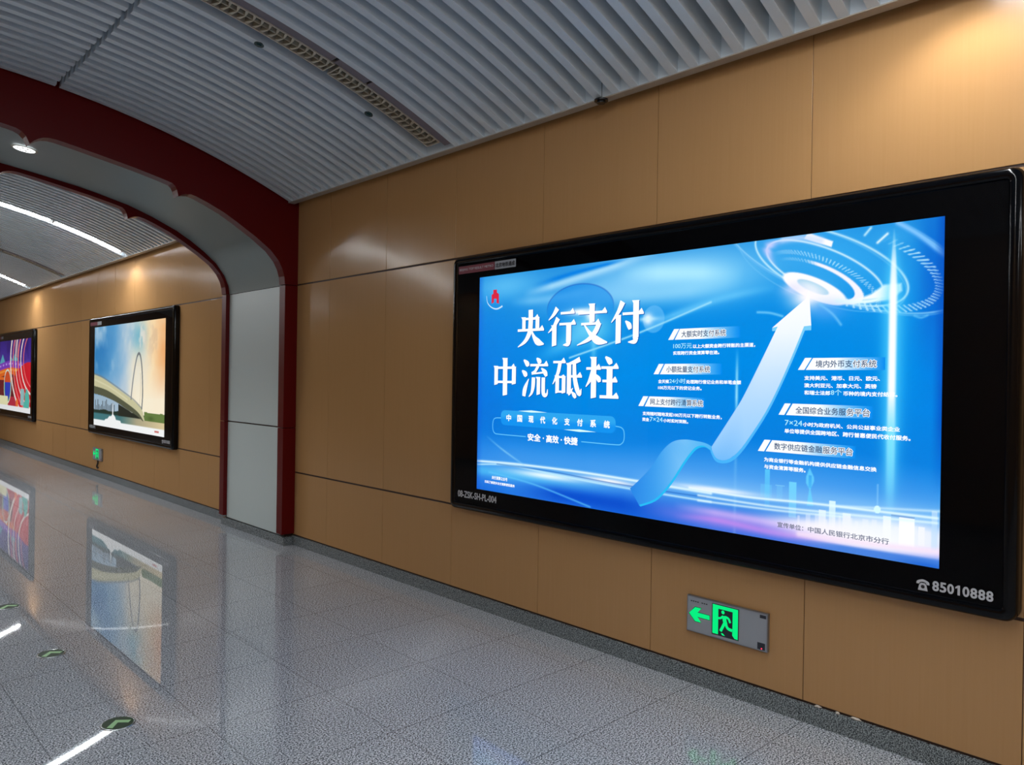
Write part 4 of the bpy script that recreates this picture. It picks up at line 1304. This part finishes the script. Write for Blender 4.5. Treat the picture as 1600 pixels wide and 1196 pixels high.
# ------------------------------------------------------------------ exit signs
def exit_sign(y, z, label):
    t = thing('exit_sign', (3.5, y, z), label, 'exit sign', 'green running-man exit signs low on the wall')
    w, h = 0.461, 0.19
    bm = bmesh.new()
    add_box(bm, 3.479, 3.4995, y - w, y, z, z + h, 0.002)
    obj('plate', bm, M_steel, t)
    put = lambda d: (lambda u, v: (3.479 - d, y - u, z + v))
    flat('grey_face', [[(0.006, 0.006), (w - 0.006, 0.006), (w - 0.006, h - 0.006), (0.006, h - 0.006)]], put(0.0006), M_greyplate, t)
    arrow = [(0.015, 0.096), (0.052, 0.133), (0.088, 0.133), (0.066, 0.107), (0.138, 0.107), (0.138, 0.085), (0.066, 0.085), (0.088, 0.060), (0.052, 0.060)]
    def grow(p, g):
        cx_ = sum(q[0] for q in p) / len(p)
        cy_ = sum(q[1] for q in p) / len(p)
        return [(a + g * (1 if a > cx_ else -1), b_ + g * (1 if b_ > cy_ else -1)) for a, b_ in p]
    flat('arrow_rim', [grow(arrow, 0.003)], put(0.0010), M_greenrim, t)
    flat('arrow_symbol', [arrow], put(0.0016), M_green, t)
    door = [(0.156, 0.174), (0.301, 0.174), (0.301, 0.023), (0.283, 0.024), (0.270, 0.038), (0.271, 0.060), (0.271, 0.156), (0.189, 0.156), (0.189, 0.024), (0.156, 0.024)]
    flat('door_rim', [[(0.151, 0.178), (0.306, 0.178), (0.306, 0.018), (0.151, 0.018)]], put(0.0010), M_darkplate, t)
    man = [circle(0.216, 0.143, 0.0095, n=16)]
    man += ribbon([(0.222, 0.126), (0.226, 0.104), (0.232, 0.086)], 0.011)
    man += ribbon([(0.230, 0.123), (0.248, 0.117), (0.258, 0.098)], 0.006)
    man += ribbon([(0.218, 0.124), (0.203, 0.111), (0.189, 0.108)], 0.0055)
    man += ribbon([(0.226, 0.090), (0.214, 0.066), (0.203, 0.044)], 0.0075)
    man += ribbon([(0.233, 0.088), (0.244, 0.068), (0.270, 0.062)], 0.0075)
    man += [[(0.205, 0.034), (0.216, 0.036), (0.230, 0.025), (0.214, 0.025)]]
    flat('door_symbol', [door], put(0.0016), M_green, t)
    flat('running_man', man, put(0.0018), M_green, t)
    flat('corner_label', [[(0.419, 0.163), (0.452, 0.163), (0.452, 0.179), (0.419, 0.179)]], put(0.0012), M_darkplate, t)
    flat('test_window', [[(0.408, 0.008), (0.449, 0.008), (0.449, 0.042), (0.408, 0.042)]], put(0.0012), M_darkplate, t)
    flat('red_led', [circle(0.431, 0.014, 0.004, n=12)], put(0.0018), M_led, t)
    dash = [[(0.024 + i * 0.013, 0.160), (0.033 + i * 0.013, 0.160), (0.033 + i * 0.013, 0.165), (0.024 + i * 0.013, 0.165)] for i in range(8) if i != 4]
    flat('maker_mark', dash, put(0.0012), M_ink, t)
exit_sign(2.287, EYE - 1.313, 'grey exit sign with green arrow and running man under the large blue lightbox')
exit_sign(13.20, EYE - 1.335, 'small far exit sign glowing green under the bridge poster lightbox')

bm = bmesh.new()
z = EYE - 1.345
tube(bm, smooth([(3.494, 12.97, z + 0.02)[1:], (12.965, z - 0.03), (12.985, z - 0.055), (13.01, z - 0.075), (13.005, z - 0.10), (12.975, z - 0.112), (12.945, z - 0.10)], 4) and
     [(3.487, a, b_) for a, b_ in smooth([(12.97, z + 0.012), (12.965, z - 0.03), (12.985, z - 0.055), (13.01, z - 0.075), (13.005, z - 0.10), (12.975, z - 0.112), (12.945, z - 0.10)], 4)], 0.011, 8)
tag(obj('cable_loop', bm, M_cable, None, (3.487, 12.97, z)), 'short black cable loop hanging below the far exit sign', 'cable')

# ------------------------------------------------------------------ floor way-finding studs
for i, (x, y) in enumerate(((1.103, 3.732), (1.095, 4.910), (1.096, 6.088))):
    where = ('nearest the camera', 'between the other two discs', 'closest to the archway')[i]
    t = thing('floor_stud', (x, y, 0.0), 'green floor disc with pale chevron set in the granite, %s' % where, 'floor marker', 'green arrow discs in a line on the floor')
    put = lambda u, v, a, x=x, y=y: (x + u, y + v, a)
    bm = bmesh.new()
    n = 40
    prof = [(0.073, 0.0), (0.071, 0.003), (0.067, 0.004), (0.064, 0.003)]
    rr = [[bm.verts.new((x + r * math.cos(2 * math.pi * k / n), y + r * math.sin(2 * math.pi * k / n), h)) for k in range(n)] for r, h in prof]
    for A, B_ in zip(rr, rr[1:]):
        for k in range(n):
            bm.faces.new((A[k], A[(k + 1) % n], B_[(k + 1) % n], B_[k]))
    obj('rim', bm, M_ring, t)
    bm = bmesh.new()
    add_prism(bm, circle(0, 0, 0.0645, n=n), 0.0005, 0.0035, put)
    obj('disc', bm, M_disc, t)
    bm = bmesh.new()
    add_prism(bm, [(-0.054, -0.022), (-0.036, -0.042), (0.0, 0.004), (0.036, -0.026), (0.054, -0.006), (0.0, 0.036)], 0.0034, 0.0045, put)
    obj('chevron', bm, M_chev, t)

# ------------------------------------------------------------------ scraps stuffed in the gap over the skirting
for i, (y, dy, w) in enumerate(((1.577, 0.016, 'larger crumpled piece'), (1.485, 0.010, 'tiny piece between the two others'), (1.405, 0.026, 'long flat piece nearest the camera'))):
    bm = bmesh.new()
    r = bmesh.ops.create_icosphere(bm, subdivisions=2, radius=1.0)
    for q in r['verts']:
        k = 1 + random.uniform(-0.25, 0.25)
        q.co = Vector((3.493 + q.co.x * 0.007 * k, y + q.co.y * dy * k, ZB - 0.005 + q.co.z * 0.0055 * k))
    tag(obj('foam_scrap', bm, M_foam, None, (3.493, y, ZB - 0.005)), 'white foam scrap stuffed above the granite skirting, %s' % w, 'scrap', 'white foam scraps above the skirting')
